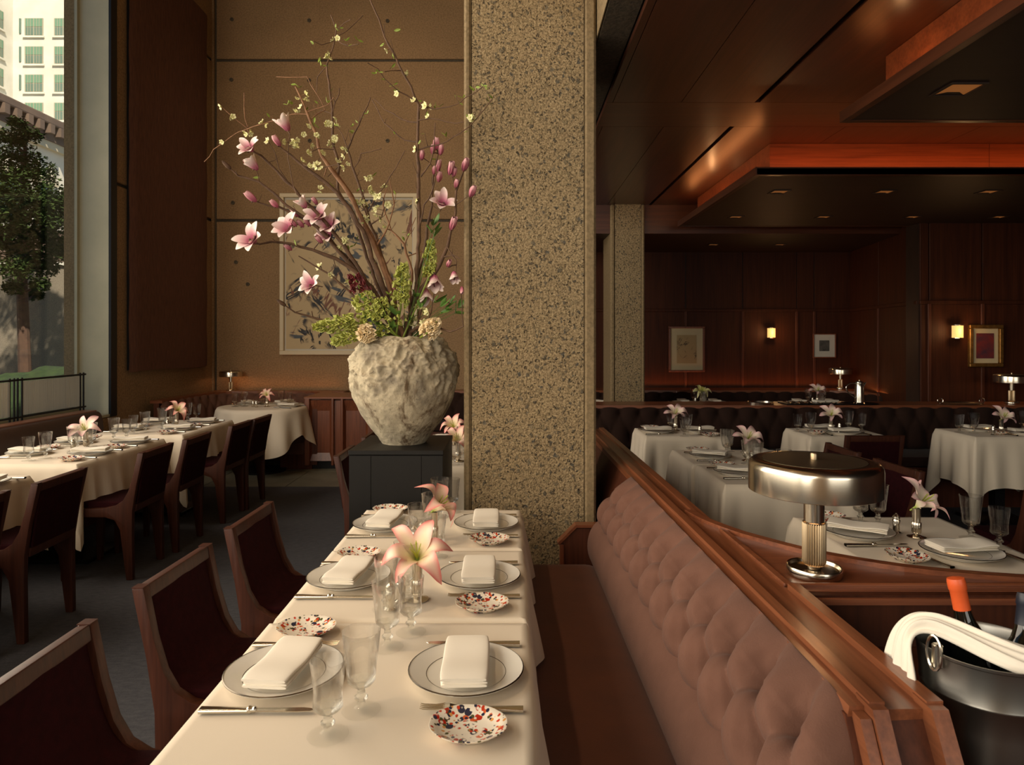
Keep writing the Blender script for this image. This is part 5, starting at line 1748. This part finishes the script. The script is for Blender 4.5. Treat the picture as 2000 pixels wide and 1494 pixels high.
def bottle(lab, base, top, cap):
    base, top = Vector(base), Vector(top)
    d = (top - base)
    L = d.length
    t = thing('wine_bottle', lab, 'bottle', base, group='wine bottles in the bucket')
    t.rotation_euler = d.to_track_quat('Z', 'Y').to_euler()
    k = L / 0.30
    MB().lathe([(0.0, 0.0), (0.036, 0.0), (0.038, 0.004), (0.038, 0.165 * k), (0.034, 0.185 * k), (0.02, 0.215 * k), (0.0155, 0.235 * k), (0.0145, 0.262 * k)], 28, close=False).build('body', 'bottle', t, smooth=True, world=False)
    MB().lathe([(0.0152, 0.238 * k), (0.0155, 0.240 * k), (0.0152, 0.276 * k), (0.0168, 0.278 * k), (0.0168, 0.292 * k), (0.0155, 0.2985 * k), (0.0, 0.30 * k)], 24, close=False).build('capsule', cap, t, smooth=True, angle=50, world=False)


bottle('dark wine bottle with an orange capsule leaning in the bucket', (0.935, 1.335, 0.752), (0.893, 1.375, 1.056), 'wax_orange')
bottle('dark wine bottle with a navy capsule at the right edge', (0.935, 1.275, 0.752), (1.0, 1.325, 1.042), 'wax_navy')
cl = MB()
cp = smooth_path([(0.768, 1.36, 0.79), (0.772, 1.36, 0.87), (0.778, 1.36, 0.935), (0.795, 1.357, 0.968), (0.822, 1.345, 0.978), (0.855, 1.318, 0.972), (0.90, 1.265, 0.958), (0.945, 1.232, 0.947), (0.995, 1.222, 0.942), (1.05, 1.235, 0.944)], 3)
cps = [tuple(p) for p in cp]


def drape(u, v):
    p = Vector(interp(cps, u))
    k = min(1, max(0, (u - 0.12) / 0.35))
    k = k * k * (3 - 2 * k)
    s = 2 * v - 1
    top = s if s <= 0 else s
    across = Vector((0.12, 1.0, -0.05)).lerp(Vector((0.55, 0.80, 0.30)), k).normalized()
    nrm = Vector((-1.0, 0.1, 0.15)).lerp(Vector((-0.25, -0.35, 0.9)), k).normalized()
    w = 0.062 - 0.026 * k + 0.006 * math.sin(u * 11)
    bulge = (0.006 + 0.012 * k) * (1 - s * s) + 0.004 * math.sin(s * 7 + u * 9) + 0.003 * math.sin(s * 15 + u * 5)
    return tuple(p + across * (s * w) + nrm * bulge)


cl.grid(drape, 70, 26)
n_ = len(cl.v)
dn_ = cl.build('draped_napkin', 'napkin', origin=(0.85, 1.3, 0.96), smooth=True, angle=180)
md_ = dn_.modifiers.new('cloth_thickness', 'SOLIDIFY')
md_.thickness = 0.005
md_.offset = -1
tag(dn_, 'white napkin draped over the rim of the wine bucket', 'napkin')


# ------------------------------------------------------------------ the flowering branches in the clay vase
MOUTH = Vector((-0.565, 3.565, 1.50))
rb = random.Random(77)


def proto_mesh(fn):
    return fn()


def mag_open(n, opening, mat, seed):
    """one magnolia blossom, axis +z, about 0.09 m long"""
    mb = MB()
    rnd = random.Random(seed)
    for k in range(n):
        L, W = rnd.uniform(0.075, 0.092), rnd.uniform(0.036, 0.046)
        op = opening * rnd.uniform(0.75, 1.25)
        n0 = len(mb.v)

        def fn(u, v):
            s = 2 * u - 1
            w = W * math.sqrt(max(0.0, 1 - ((v - 0.58) / (0.60 if v < 0.58 else 0.435)) ** 2)) * 1.08
            ang = op * v
            x = 0.006 + L * (math.sin(ang) * v * 0.9 + 0.13 * math.sin(PI * v) ** 0.8)
            z = L * v * math.cos(ang * 0.8)
            x -= 0.30 * w * (s * s)
            return (x, s * w / 2, z)
        mb.grid(fn, 6, 9, tint=lambda u, v: v)
        mb.xf(Matrix.Rotation(2 * PI * k / n + (0.5 if k >= n // 2 else 0) + rnd.uniform(-.2, .2), 4, 'Z'), n0)
    return mb


def tmesh(name, mb, mat, vt=False, smooth=True):
    o = mb.build(name, mat, None, world=False, smooth=smooth, vt=vt, angle=180)
    me = o.data
    bpy.data.objects.remove(o)
    return me


ME = {
    'open': tmesh('magnolia_blossom', mag_open(7, 1.0, None, 1), 'magnolia', True),
    'half': tmesh('magnolia_blossom', mag_open(7, 0.50, None, 2), 'magnolia', True),
    'bud': tmesh('magnolia_bud', mag_open(6, 0.12, None, 3), 'magnolia_pink', True),
    'fuzzy': tmesh('leaf_bud', MB().lathe([(0.0, 0), (0.007, 0.006), (0.010, 0.022), (0.007, 0.042), (0.0, 0.055)], 8, close=False), 'bark'),
}


def small_blossom():
    mb = MB()
    for k in range(5):
        n0 = len(mb.v)
        mb.grid(lambda u, v: (0.002 + 0.012 * v, (2 * u - 1) * 0.0075 * math.sin(PI * (0.12 + 0.8 * v)), 0.002 + 0.008 * v ** 0.6 - 0.004 * (2 * u - 1) ** 2), 2, 3)
        mb.xf(Matrix.Rotation(2 * PI * k / 5, 4, 'Z'), n0)
    mb.lathe([(0.003, 0.001), (0.003, 0.007), (0.0, 0.008)], 6)
    return mb


def leaf_mesh(L, W):
    return MB().grid(lambda u, v: (L * v, (2 * u - 1) * W / 2 * math.sin(PI * (0.06 + 0.92 * v)) ** 0.8, 0.25 * L * v * v * -0.6 + abs(2 * u - 1) * W * 0.15), 2, 5)


ME['quince'] = tmesh('quince_blossom', small_blossom(), 'quince')
ME['leaf'] = tmesh('leaf', leaf_mesh(0.028, 0.011), 'leaf')
ME['bigleaf'] = tmesh('leaf', leaf_mesh(0.075, 0.026), 'leaf_deep')


def part(name, key, par, loc, d, s=1.0, spin=None):
    o = bpy.data.objects.new(name, ME[key])
    COL.objects.link(o)
    o.parent = par
    o.location = Vector(loc) - par.location
    q = Vector(d).to_track_quat('X' if 'leaf' == key or key == 'bigleaf' else 'Z', 'Y')
    o.rotation_mode = 'QUATERNION'
    from mathutils import Quaternion
    o.rotation_quaternion = q @ Quaternion((1, 0, 0) if key in ('leaf', 'bigleaf') else (0, 0, 1), spin if spin is not None else rb.uniform(0, 6))
    o.scale = (s,) * 3
    return o


BASE = (785, 652)
BR = [
    # name, label, material, depth offset at tip, base radius, main line, side twigs
    ('quince_branch', 'tall dark branch leaving the top of the picture, right of centre', 'bark', -0.30, .0095,
     [(723, 0), (741, 39), (751, 72), (779, 127), (803, 169), (818, 205), (816, 271), (818, 361), (818, 450), (817, 505), (812, 570), (800, 640)],
     [[(819, 210), (850, 213), (880, 208), (910, 190), (942, 170)], [(818, 235), (855, 233), (890, 241), (905, 238)], [(818, 292), (856, 283), (872, 277), (917, 247), (962, 193)],
      [(816, 278), (791, 274), (751, 241), (738, 215), (727, 195)], [(817, 239), (782, 232), (751, 214), (730, 193)], [(812, 198), (778, 178), (751, 154), (739, 135), (718, 123)], [(784, 138), (765, 138), (751, 140)],
      [(822, 345), (840, 320), (848, 290), (850, 240)], [(820, 440), (828, 400), (845, 370), (852, 330)]]),
    ('quince_branch', 'pale brown branch rising to the left with white blossoms', 'bark_pale', -0.05, .012,
     [(577, 169), (583, 181), (601, 223), (619, 265), (628, 304), (643, 325), (670, 361), (690, 392), (712, 440), (735, 490), (760, 560), (778, 630)],
     [[(649, 330), (640, 322), (633, 345)], [(601, 223), (571, 223), (526, 238), (495, 247), (483, 252), (450, 268), (417, 292), (399, 316)], [(483, 250), (459, 232), (432, 208)], [(484, 248), (477, 211), (477, 181)],
      [(601, 218), (640, 205), (652, 190)], [(605, 235), (635, 215), (600, 150), (540, 150)]]),
    ('quince_branch', 'slender centre branch topped by white blossom near the wall joint', 'bark', 0.08, .008,
     [(646, 29), (657, 57), (655, 72), (646, 105), (638, 127), (643, 163), (649, 211), (650, 250), (652, 289), (663, 325), (660, 373), (675, 398), (700, 450), (730, 540), (772, 635)],
     [[(652, 80), (628, 88), (612, 80)], [(656, 72), (691, 48), (709, 30)], [(656, 60), (672, 45), (685, 38)], [(655, 76), (680, 90), (700, 86)], [(640, 126), (620, 150), (618, 180)], [(650, 220), (662, 185), (663, 172)], [(648, 222), (628, 215), (608, 232)]]),
    ('quince_branch', 'dark branch crossing from the pink blossom to the vase mouth', 'bark', -0.15, .013,
     [(553, 292), (566, 301), (586, 319), (619, 343), (658, 376), (691, 419), (709, 450), (733, 520), (760, 595), (774, 640)],
     [[(563, 297), (566, 262), (557, 246)], [(562, 297), (566, 325), (572, 361), (580, 380)], [(590, 320), (612, 330), (655, 322), (676, 326)], [(600, 300), (622, 290), (652, 292)]]),
    ('quince_branch', 'branch with white blossom and leaves just right of the pale branch', 'bark', 0.2, .009,
     [(724, 190), (709, 223), (691, 262), (679, 292), (688, 325), (703, 367), (715, 404), (721, 434), (740, 480), (765, 560), (783, 640)],
     [[(679, 290), (668, 262), (652, 238)], [(676, 296), (662, 325), (640, 345)], [(718, 415), (733, 386), (751, 364), (773, 328), (791, 294)], [(722, 440), (745, 425), (752, 400), (748, 385)], [(690, 330), (705, 300), (745, 290)], [(720, 430), (705, 395), (712, 372)]]),
    ('magnolia_branch', 'magnolia branch reaching far left to a furry bud', 'bark', -0.25, .010,
     [(452, 331), (465, 343), (506, 355), (535, 377), (559, 401), (586, 419), (613, 437), (650, 478), (694, 525), (740, 590), (768, 640)],
     [[(506, 355), (504, 340), (497, 324)], [(586, 419), (592, 428), (582, 420)], [(600, 428), (612, 432), (622, 420)]]),
    ('magnolia_branch', 'magnolia branch with an open pink blossom at its left tip', 'bark', -0.32, .010,
     [(485, 287), (498, 298), (510, 304), (541, 334), (574, 367), (592, 392), (625, 422), (660, 465), (705, 530), (745, 600), (770, 642)],
     [[(560, 352), (545, 330), (538, 300)], [(598, 396), (595, 398)], [(625, 422), (622, 405), (616, 394)]]),
    ('magnolia_branch', 'magnolia branch with closed pink buds left of the painting frame', 'bark', -0.18, .009,
     [(493, 388), (504, 395), (526, 402), (547, 405), (575, 418), (610, 437), (640, 460), (690, 520), (735, 588), (766, 643)],
     [[(547, 405), (540, 401)], [(600, 432), (590, 440), (576, 438)]]),
    ('magnolia_branch', 'long low magnolia branch ending in a pale open blossom at far left', 'bark', -0.30, .011,
     [(488, 467), (507, 477), (531, 472), (569, 476), (611, 488), (656, 505), (694, 530), (726, 560), (754, 600), (770, 640)],
     [[(569, 476), (562, 484)], [(611, 488), (622, 475), (626, 468)]]),
    ('magnolia_branch', 'thin branch crossing the painting to one pink blossom', 'bark', -0.1, .008,
     [(583, 500), (614, 519), (646, 537), (681, 568), (708, 596), (743, 631), (770, 648)],
     [[(640, 534), (655, 520), (650, 500)], [(614, 519), (628, 522)], [(630, 560), (606, 556)]]),
    ('magnolia_branch', 'lowest left branch with a brown tip bud', 'bark', -0.22, .009,
     [(559, 598), (576, 610), (611, 620), (653, 631), (694, 640), (729, 646), (768, 655)],
     [[(611, 620), (609, 608)], [(576, 610), (590, 606)]]),
    ('quince_branch', 'thick straight pale stem in front of the painting', 'bark_pale', 0.0, .012,
     [(650, 330), (672, 358), (688, 382), (708, 429), (733, 477), (764, 550), (778, 630)], [[(735, 480), (752, 455), (770, 400), (760, 350)]]),
    ('magnolia_branch', 'upright magnolia branch beside the pillar with a pink bud at its tip', 'bark', -0.2, .010,
     [(908, 328), (902, 343), (891, 373), (890, 416), (879, 457), (865, 502), (848, 535), (820, 568), (795, 630)],
     [[(890, 400), (905, 390), (920, 378)], [(886, 436), (884, 440)], [(865, 502), (885, 498), (898, 505)], [(891, 373), (885, 350), (880, 332)], [(872, 480), (892, 510), (890, 535)]]),
    ('magnolia_branch', 'magnolia branch with a cluster of pink buds left of the pillar edge', 'bark', -0.05, .009,
     [(856, 300), (846, 345), (844, 401), (834, 443), (830, 484), (815, 550), (798, 640)],
     [[(846, 345), (860, 338), (858, 328)], [(844, 401), (860, 412), (867, 396)], [(848, 330), (840, 318), (826, 308)]]),
    ('magnolia_branch', 'short right branch with drooping pink blossoms over the vase', 'bark', -0.28, .009,
     [(905, 637), (879, 648), (856, 640), (835, 628), (815, 640), (798, 652)],
     [[(835, 628), (845, 590), (850, 560)], [(815, 640), (825, 600), (832, 580)], [(905, 637), (903, 600), (900, 570)]]),
    ('quince_branch', 'pale twiggy branch leaning right behind the upright one', 'bark_pale', 0.25, .007,
     [(756, 368), (748, 400), (764, 450), (790, 478), (805, 530), (800, 640)],
     [[(790, 478), (805, 440), (812, 425)], [(798, 500), (830, 490), (850, 470)], [(764, 450), (752, 446)]]),
]
MAGS = [(485, 285, 28, 'open'), (557, 244, 26, 'half'), (542, 277, 19, 'bud'), (495, 322, 24, 'half'), (492, 386, 22, 'bud'), (537, 399, 16, 'bud'), (592, 398, 20, 'half'), (616, 394, 14, 'bud'), (578, 417, 16, 'bud'), (619, 418, 30, 'open'), (558, 441, 34, 'open'), (640, 436, 30, 'open'), (574, 437, 15, 'bud'), (588, 438, 15, 'bud'), (602, 436, 15, 'bud'), (638, 456, 28, 'open'), (487, 464, 36, 'open'), (564, 484, 15, 'bud'), (625, 469, 16, 'bud'), (604, 553, 29, 'open'), (736, 598, 27, 'half'), (852, 283, 20, 'bud'), (861, 294, 18, 'bud'), (845, 293, 16, 'bud'), (824, 305, 16, 'bud'), (856, 326, 19, 'bud'), (858, 347, 17, 'bud'), (848, 334, 14, 'bud'), (880, 331, 22, 'bud'), (887, 338, 16, 'bud'), (908, 324, 22, 'bud'), (891, 360, 15, 'bud'), (922, 376, 21, 'bud'), (866, 392, 30, 'open'), (884, 439, 23, 'bud'), (876, 516, 15, 'bud'), (887, 538, 19, 'half'), (849, 548, 27, 'half'), (832, 575, 27, 'half'), (771, 563, 16, 'bud'), (768, 590, 17, 'bud'), (902, 565, 13, 'bud')]
QUIN = [(479, 258, 1), (487, 261, 2), (482, 263, 1), (516, 243, 2), (432, 208, 1), (455, 228, 1), (450, 230, 1), (434, 277, 1), (524, 276, 1), (638, 106, 2), (641, 116, 2), (651, 79, 1), (660, 75, 1), (594, 184, 2), (597, 197, 2), (581, 194, 1), (588, 210, 1), (579, 219, 1), (601, 249, 2), (593, 262, 1), (642, 242, 3), (655, 248, 2), (655, 270, 3), (648, 282, 3), (657, 232, 1), (573, 281, 2), (578, 275, 2), (577, 287, 2), (553, 277, 1), (600, 301, 2), (618, 265, 2), (608, 285, 1), (628, 301, 2), (590, 314, 1), (620, 324, 2), (627, 330, 1), (606, 326, 1), (658, 318, 2), (676, 325, 2), (672, 305, 1), (680, 290, 2), (670, 292, 1), (625, 371, 2), (719, 347, 2), (718, 366, 2), (724, 378, 2), (738, 385, 3), (747, 384, 2), (752, 368, 2), (692, 390, 2), (705, 395, 3), (712, 402, 2), (738, 408, 2), (735, 417, 2), (716, 428, 2), (757, 400, 1), (812, 391, 1), (752, 448, 3), (738, 428, 2), (834, 208, 2), (836, 228, 1), (921, 231, 2), (796, 145, 1), (756, 98, 1), (776, 183, 1), (808, 196, 1), (812, 292, 1), (674, 470, 4), (660, 486, 3), (628, 523, 2), (645, 538, 1), (823, 606, 3), (815, 602, 2), (836, 610, 2), (809, 627, 3), (801, 636, 2), (759, 640, 3), (752, 645, 2), (790, 622, 2), (696, 596, 3), (684, 553, 2), (820, 640, 2), (828, 630, 2)]
LEAVES = [(656, 55), (660, 60), (563, 200), (570, 204), (560, 205), (578, 165), (582, 170), (614, 240), (618, 246), (623, 250), (700, 78), (676, 80), (612, 86), (740, 140), (734, 143), (765, 132), (752, 155), (770, 165), (780, 178), (770, 60), (750, 84), (770, 115), (860, 208), (850, 212), (906, 190), (925, 178), (938, 170), (944, 168), (950, 175), (955, 198), (962, 192), (700, 240), (710, 228), (716, 222), (690, 245), (685, 255), (728, 345), (700, 370), (834, 230), (904, 205), (640, 200), (626, 128), (622, 122), (640, 130), (872, 268), (915, 232), (785, 455), (795, 460), (790, 470), (735, 490), (690, 480)]


def vdist(poly, x, y):
    best = (1e9, None)
    for k in range(len(poly) - 1):
        (ax, ay), (bx, by) = poly[k], poly[k + 1]
        L2 = (bx - ax) ** 2 + (by - ay) ** 2 or 1
        f = max(0, min(1, ((x - ax) * (bx - ax) + (y - ay) * (by - ay)) / L2))
        d = math.hypot(x - ax - f * (bx - ax), y - ay - f * (by - ay))
        if d < best[0]:
            best = (d, k + f)
    return best


objs = []
for name, lab, mat, dy, r0, main, sides in BR:
    n = len(main) - 1
    dep = lambda k, n=n, dy=dy: 3.565 + dy * (1 - k / n) - 0.02 * (k / n)
    lines = [(main, [dep(k) for k in range(n + 1)], [r0 * 1.2 * (0.28 + 0.72 * (k / n)) for k in range(n + 1)])]
    for s in sides:
        d, k = vdist(main, *s[0])
        b = dep(k)
        sg = -1 if max(q[0] for q in s) > 880 else rb.choice((-1, 1))
        pts_d = [b + sg * 0.035 * i for i in range(len(s))]
        rk = r0 * (0.22 + 0.78 * (k / n))
        lines.append((s, pts_d, [max(0.0022, rk * 0.65 * (1 - 0.8 * i / len(s))) for i in range(len(s))]))
    objs.append([name, lab, mat, lines, [], [], [], []])


def nearest(x, y, kinds=None):
    best = (1e9,)
    for o in objs:
        if kinds and o[0] not in kinds:
            continue
        for li, (poly, ds, rs) in enumerate(o[3]):
            d, k = vdist(poly, x, y)
            if d < best[0]:
                i = min(int(k), len(poly) - 2)
                f = k - i
                best = (d, o, poly[i][0] + f * (poly[i + 1][0] - poly[i][0]), poly[i][1] + f * (poly[i + 1][1] - poly[i][1]), ds[i] + f * (ds[i + 1] - ds[i]))
    return best


for x, y, s, kind in MAGS:
    d, o, qx, qy, D = nearest(x, y, ('magnolia_branch',) if y > 300 or x < 520 or x > 830 else None)
    o[4].append((x, y, s, kind, px(qx, qy, D), D))
for x, y, c in QUIN:
    d, o, qx, qy, D = nearest(x, y)
    o[5].append((x, y, c, px(qx, qy, D), D))
for x, y in LEAVES:
    d, o, qx, qy, D = nearest(x, y)
    o[6].append((x, y, px(qx, qy, D), D))

for name, lab, mat, lines, mags, quin, lvs, _ in objs:
    root = thing(name, lab, 'branch', MOUTH, group='flowering branches in the clay vase')
    mb = MB()
    for li, (poly, ds, rs) in enumerate(lines):
        pts = [px(x, y, d) for (x, y), d in zip(poly, ds)]
        if li == 0:
            pts.append(MOUTH + Vector((rb.uniform(-.04, .04), rb.uniform(-.04, .04), -0.05)))
            rs = rs + [rs[-1]]
        out, ro = [pts[0]], [rs[0]]
        for a, b, ra, rbb in zip(pts, pts[1:], rs, rs[1:]):
            m_ = max(1, int((b - a).length / 0.045))
            for k in range(1, m_ + 1):
                f = k / m_
                j = 0.006 if k < m_ else 0.0
                out.append(a.lerp(b, f) + Vector((rb.uniform(-j, j), rb.uniform(-j, j), rb.uniform(-j, j))))
                ro.append((ra + (rbb - ra) * f) * rb.uniform(0.88, 1.15))
        mb.tube(out, ro, 6)
        # short spur twigs
        for k in range(1, len(out) - 2, 2 if li == 0 else 3):
            if rb.random() < 0.55 and out[k].z > 1.75:
                dd = (out[k] - out[k + 1] if li == 0 else out[k + 1] - out[k]).normalized()
                v_ = (dd * 0.6 + Vector((rb.uniform(-1, 1), rb.uniform(-1, 1), rb.uniform(-.4, 1))) * 0.8).normalized()
                L_ = rb.uniform(0.02, 0.075)
                mb.tube([out[k], out[k] + v_ * L_ * 0.6, out[k] + v_ * L_ + Vector((0, 0, 0.01))], [0.0022, 0.0016, 0.001], 4)
                if rb.random() < 0.35:
                    lvs.append((None, None, out[k] + v_ * L_, None))
    for x, y, s, kind, q, D in mags:
        p = px(x, y, D - 0.02)
        mb.tube([q, q.lerp(p, 0.5) + Vector((0, 0, -0.004)), p + Vector((0, 0, -s / F * D * 0.45))], [0.004, 0.0034, 0.003], 5)
    for x, y, c, q, D in quin:
        p = px(x, y, D)
        if (p - q).length > 0.008:
            mb.tube([q, p], [0.002, 0.0016], 4)
    mb.build('stem', mat, root, smooth=True, angle=70)
    for x, y, s, kind, q, D in mags:
        p = px(x, y, D - 0.02)
        out_d = (p - px(790, 560, 3.6))
        out_d.y -= 0.25
        out_d.z += 0.30
        if y > 520 and x > 800:
            out_d = Vector((0.1, -0.4, -0.8))
        out_d.normalize()
        if kind == 'open':
            out_d = (out_d + Vector((0, -0.9, 0.15))).normalized()
        hgt = s / F * D
        sc_ = hgt / (0.085 if kind != 'bud' else 0.088) * (1.12 if kind == 'open' else 1.25)
        part('blossom' if kind != 'bud' else 'bud', kind, root, p - out_d * hgt * 0.5, out_d, sc_)
    for x, y, c, q, D in quin:
        p = px(x, y, D)
        for k in range(c):
            e = Vector((rb.uniform(-1, 1), rb.uniform(-1, 0.3), rb.uniform(-.6, 1)))
            part('small_blossom', 'quince', root, p + e * 0.010 * (c > 1), e.normalized(), rb.uniform(0.95, 1.45))
    for x, y, q, D in lvs:
        p = px(x, y, D) if x is not None else q
        for k in range(2 if x is not None else 1):
            e = Vector((rb.uniform(-1, 1), rb.uniform(-1, 1), rb.uniform(-.2, 1))).normalized()
            part('leaf', 'leaf', root, p, e, rb.uniform(0.6, 1.2))
    tip = lines[0][0][0]
    if 'bud' in lab.split()[-1] or 'furry' in lab or 'tip bud' in lab:
        p = px(*tip, lines[0][1][0])
        part('leaf_bud', 'fuzzy', root, p, (p - px(*lines[0][0][1], lines[0][1][1])).normalized(), 1.1)


# green flower spikes and foliage round the mouth
def spike(lab, a, b, width, Y0, Y1, mat, n, tipmat=None, cat='flower', name='flower_spike'):
    A, B = px(*a, Y0), px(*b, Y1)
    root = thing(name, lab, cat, B, group='green flower spikes round the vase mouth')
    root.location = MOUTH
    MB().tube([A, A.lerp(B, 0.5) + Vector((0, -0.01, 0.01)), B, MOUTH + Vector((rb.uniform(-.06, .06), -0.05, 0.0))], [0.003, 0.004, 0.005, 0.005], 6).build('stem', 'leaf', root, smooth=True)
    fl_, f2_ = MB(), MB()
    d = (B - A)
    for k in range(n):
        t_ = rb.random()
        w_ = width / F * Y0 * (0.35 + 0.65 * min(1, t_ * 2.2)) * 0.5
        an = rb.uniform(0, 2 * PI)
        u = d.cross(Vector((0, 1, 0.2))).normalized()
        v_ = d.cross(u).normalized()
        rr = w_ * math.sqrt(rb.uniform(0.15, 1))
        c = A + d * t_ + u * math.cos(an) * rr + v_ * math.sin(an) * rr
        s = rb.uniform(0.006, 0.0105)
        nrm = (c - (A + d * t_) + Vector((0, 0, 0.004))).normalized()
        tgt = f2_ if (tipmat and t_ < 0.38) else fl_
        M_ = Matrix.Translation(c) @ nrm.to_track_quat('Z', 'Y').to_matrix().to_4x4()
        n0 = len(tgt.v)
        tgt.lathe([(0.25 * s, -0.7 * s), (0.8 * s, -0.3 * s), (1.0 * s, 0.5 * s), (1.25 * s, 1.0 * s), (0.5 * s, 0.4 * s)], 6, close=False, rfun=lambda a_, z_: 1 + 0.25 * math.cos(3 * a_))
        tgt.xf(M_, n0)
    if fl_.v:
        tag(fl_.build('florets', mat, root, smooth=True, angle=60), kind='stuff')
    if f2_.v:
        tag(f2_.build('tip_florets', tipmat, root, smooth=True, angle=60), kind='stuff')
    return root


spike('green flower spike standing under the right pink buds', (842, 470), (838, 540), 24, 3.5, 3.5, 'floret_green', 110)
spike('broad green flower spike left of the upright stem', (787, 515), (783, 600), 36, 3.45, 3.48, 'floret_green', 150)
spike('green spike with a maroon tip leaning left over the vase', (690, 535), (728, 628), 44, 3.4, 3.45, 'floret_green', 170, 'floret_maroon')
spike('yellow green spike lying left across the vase shoulder', (612, 640), (692, 628), 30, 3.32, 3.4, 'floret_green', 150)
spike('small yellow green spike drooping just above the vase rim', (650, 668), (700, 650), 30, 3.36, 3.42, 'floret_green', 90)
spike('cream flower head at the left of the vase mouth', (700, 655), (725, 650), 34, 3.34, 3.38, 'floret_cream', 130)
spike('cream flower head at the right of the vase mouth', (853, 628), (835, 650), 34, 3.34, 3.38, 'floret_cream', 150)
spike('green mass of leaves and florets in the vase mouth', (740, 585), (765, 645), 70, 3.42, 3.46, 'floret_green', 80)
for lab, pts, sd in (('bunch of green leaves in the middle of the vase mouth', [(735, 600), (750, 620), (765, 640), (745, 640), (790, 600), (800, 625), (775, 615), (820, 600), (760, 575), (810, 580), (722, 590), (715, 620), (830, 640), (845, 650), (700, 640), (730, 650)], 1),
                     ('leafy green sprig at the right reaching the pillar edge', [(880, 592), (895, 600), (870, 604), (888, 612), (900, 590), (860, 598), (848, 590), (860, 612)], 2), ('green leaf sprig high beside the upright magnolia', [(846, 440), (850, 450), (842, 455), (848, 462)], 3)):
    root = thing('leaf_sprig', lab, 'leaves', MOUTH, group='leafy sprigs in the clay vase')
    mb = MB()
    for x, y in pts:
        p = px(x, y, 3.42 + 0.1 * rb.random())
        mb.tube([p, p.lerp(MOUTH, 0.5) + Vector((0, 0, 0.02)), MOUTH], [0.0012, 0.0018, 0.0025], 4)
    mb.build('stems', 'leaf_deep', root, smooth=True)
    for x, y in pts:
        p = px(x, y, 3.42 + 0.1 * rb.random())
        for k in range(3):
            e = ((p - MOUTH).normalized() + Vector((rb.uniform(-1, 1), rb.uniform(-1, .4), rb.uniform(-.6, .6)))).normalized()
            part('leaf', 'bigleaf' if rb.random() < 0.7 else 'leaf', root, p, e, rb.uniform(0.5, 1.0))

# accent lights: recess and ledge glow, inferred front table spot, added painting wash
lamp('AREA', 'recess_glow', (4.6, 5.12, 2.83), 4.5, (1.0, 0.30, 0.08), rot=(PI * 0.80, 0, 0), size=5.4, size_y=0.05)
lamp('AREA', 'recess_glow', (1.89, 6.2, 2.83), 1.5, (1.0, 0.32, 0.09), rot=(0, PI * 0.85, 0), size=0.05, size_y=2.1)
lamp('AREA', 'recess_glow', (1.89, 2.4, 2.81), 0.5, (1.0, 0.32, 0.09), rot=(0, PI * 0.85, 0), size=0.05, size_y=2.4)
lamp('AREA', 'recess_glow', (4.6, 3.68, 2.80), 1.2, (1.0, 0.30, 0.08), rot=(-PI * 0.80, 0, 0), size=5.4, size_y=0.05)
for y in (3.25, 6.35):
    lamp('POINT', 'recess_spot', (1.86, y, 2.84), 0.5, (1.0, 0.5, 0.2), radius=0.02)
lamp('AREA', 'ledge_glow', (3.1, 9.27, 0.87), 2.2, (1.0, 0.28, 0.06), rot=(PI, 0, 0), size=2.8, size_y=0.05)
lamp('AREA', 'ledge_glow', (4.45, 8.3, 0.87), 0.7, (1.0, 0.28, 0.06), rot=(PI, 0, 0), size=0.05, size_y=1.3)
lamp('AREA', 'ledge_glow', (-3.0, 9.1, 0.84), 0.6, (1.0, 0.35, 0.1), rot=(PI, 0, 0), size=1.4, size_y=0.05)
lamp('SPOT', 'hall_spot', (-2.4, 1.0, 5.6), 190, (1.0, 0.72, 0.44), aim=(-0.4, 2.6, 0.8), spot=0.55, radius=0.12)
lamp('SPOT', 'painting_fill', (-1.9, 5.6, 6.7), 110, (1.0, 0.72, 0.44), aim=(-2.1, 9.2, 3.2), spot=1.25, radius=0.2)  # spot added to brighten the painting and back wall
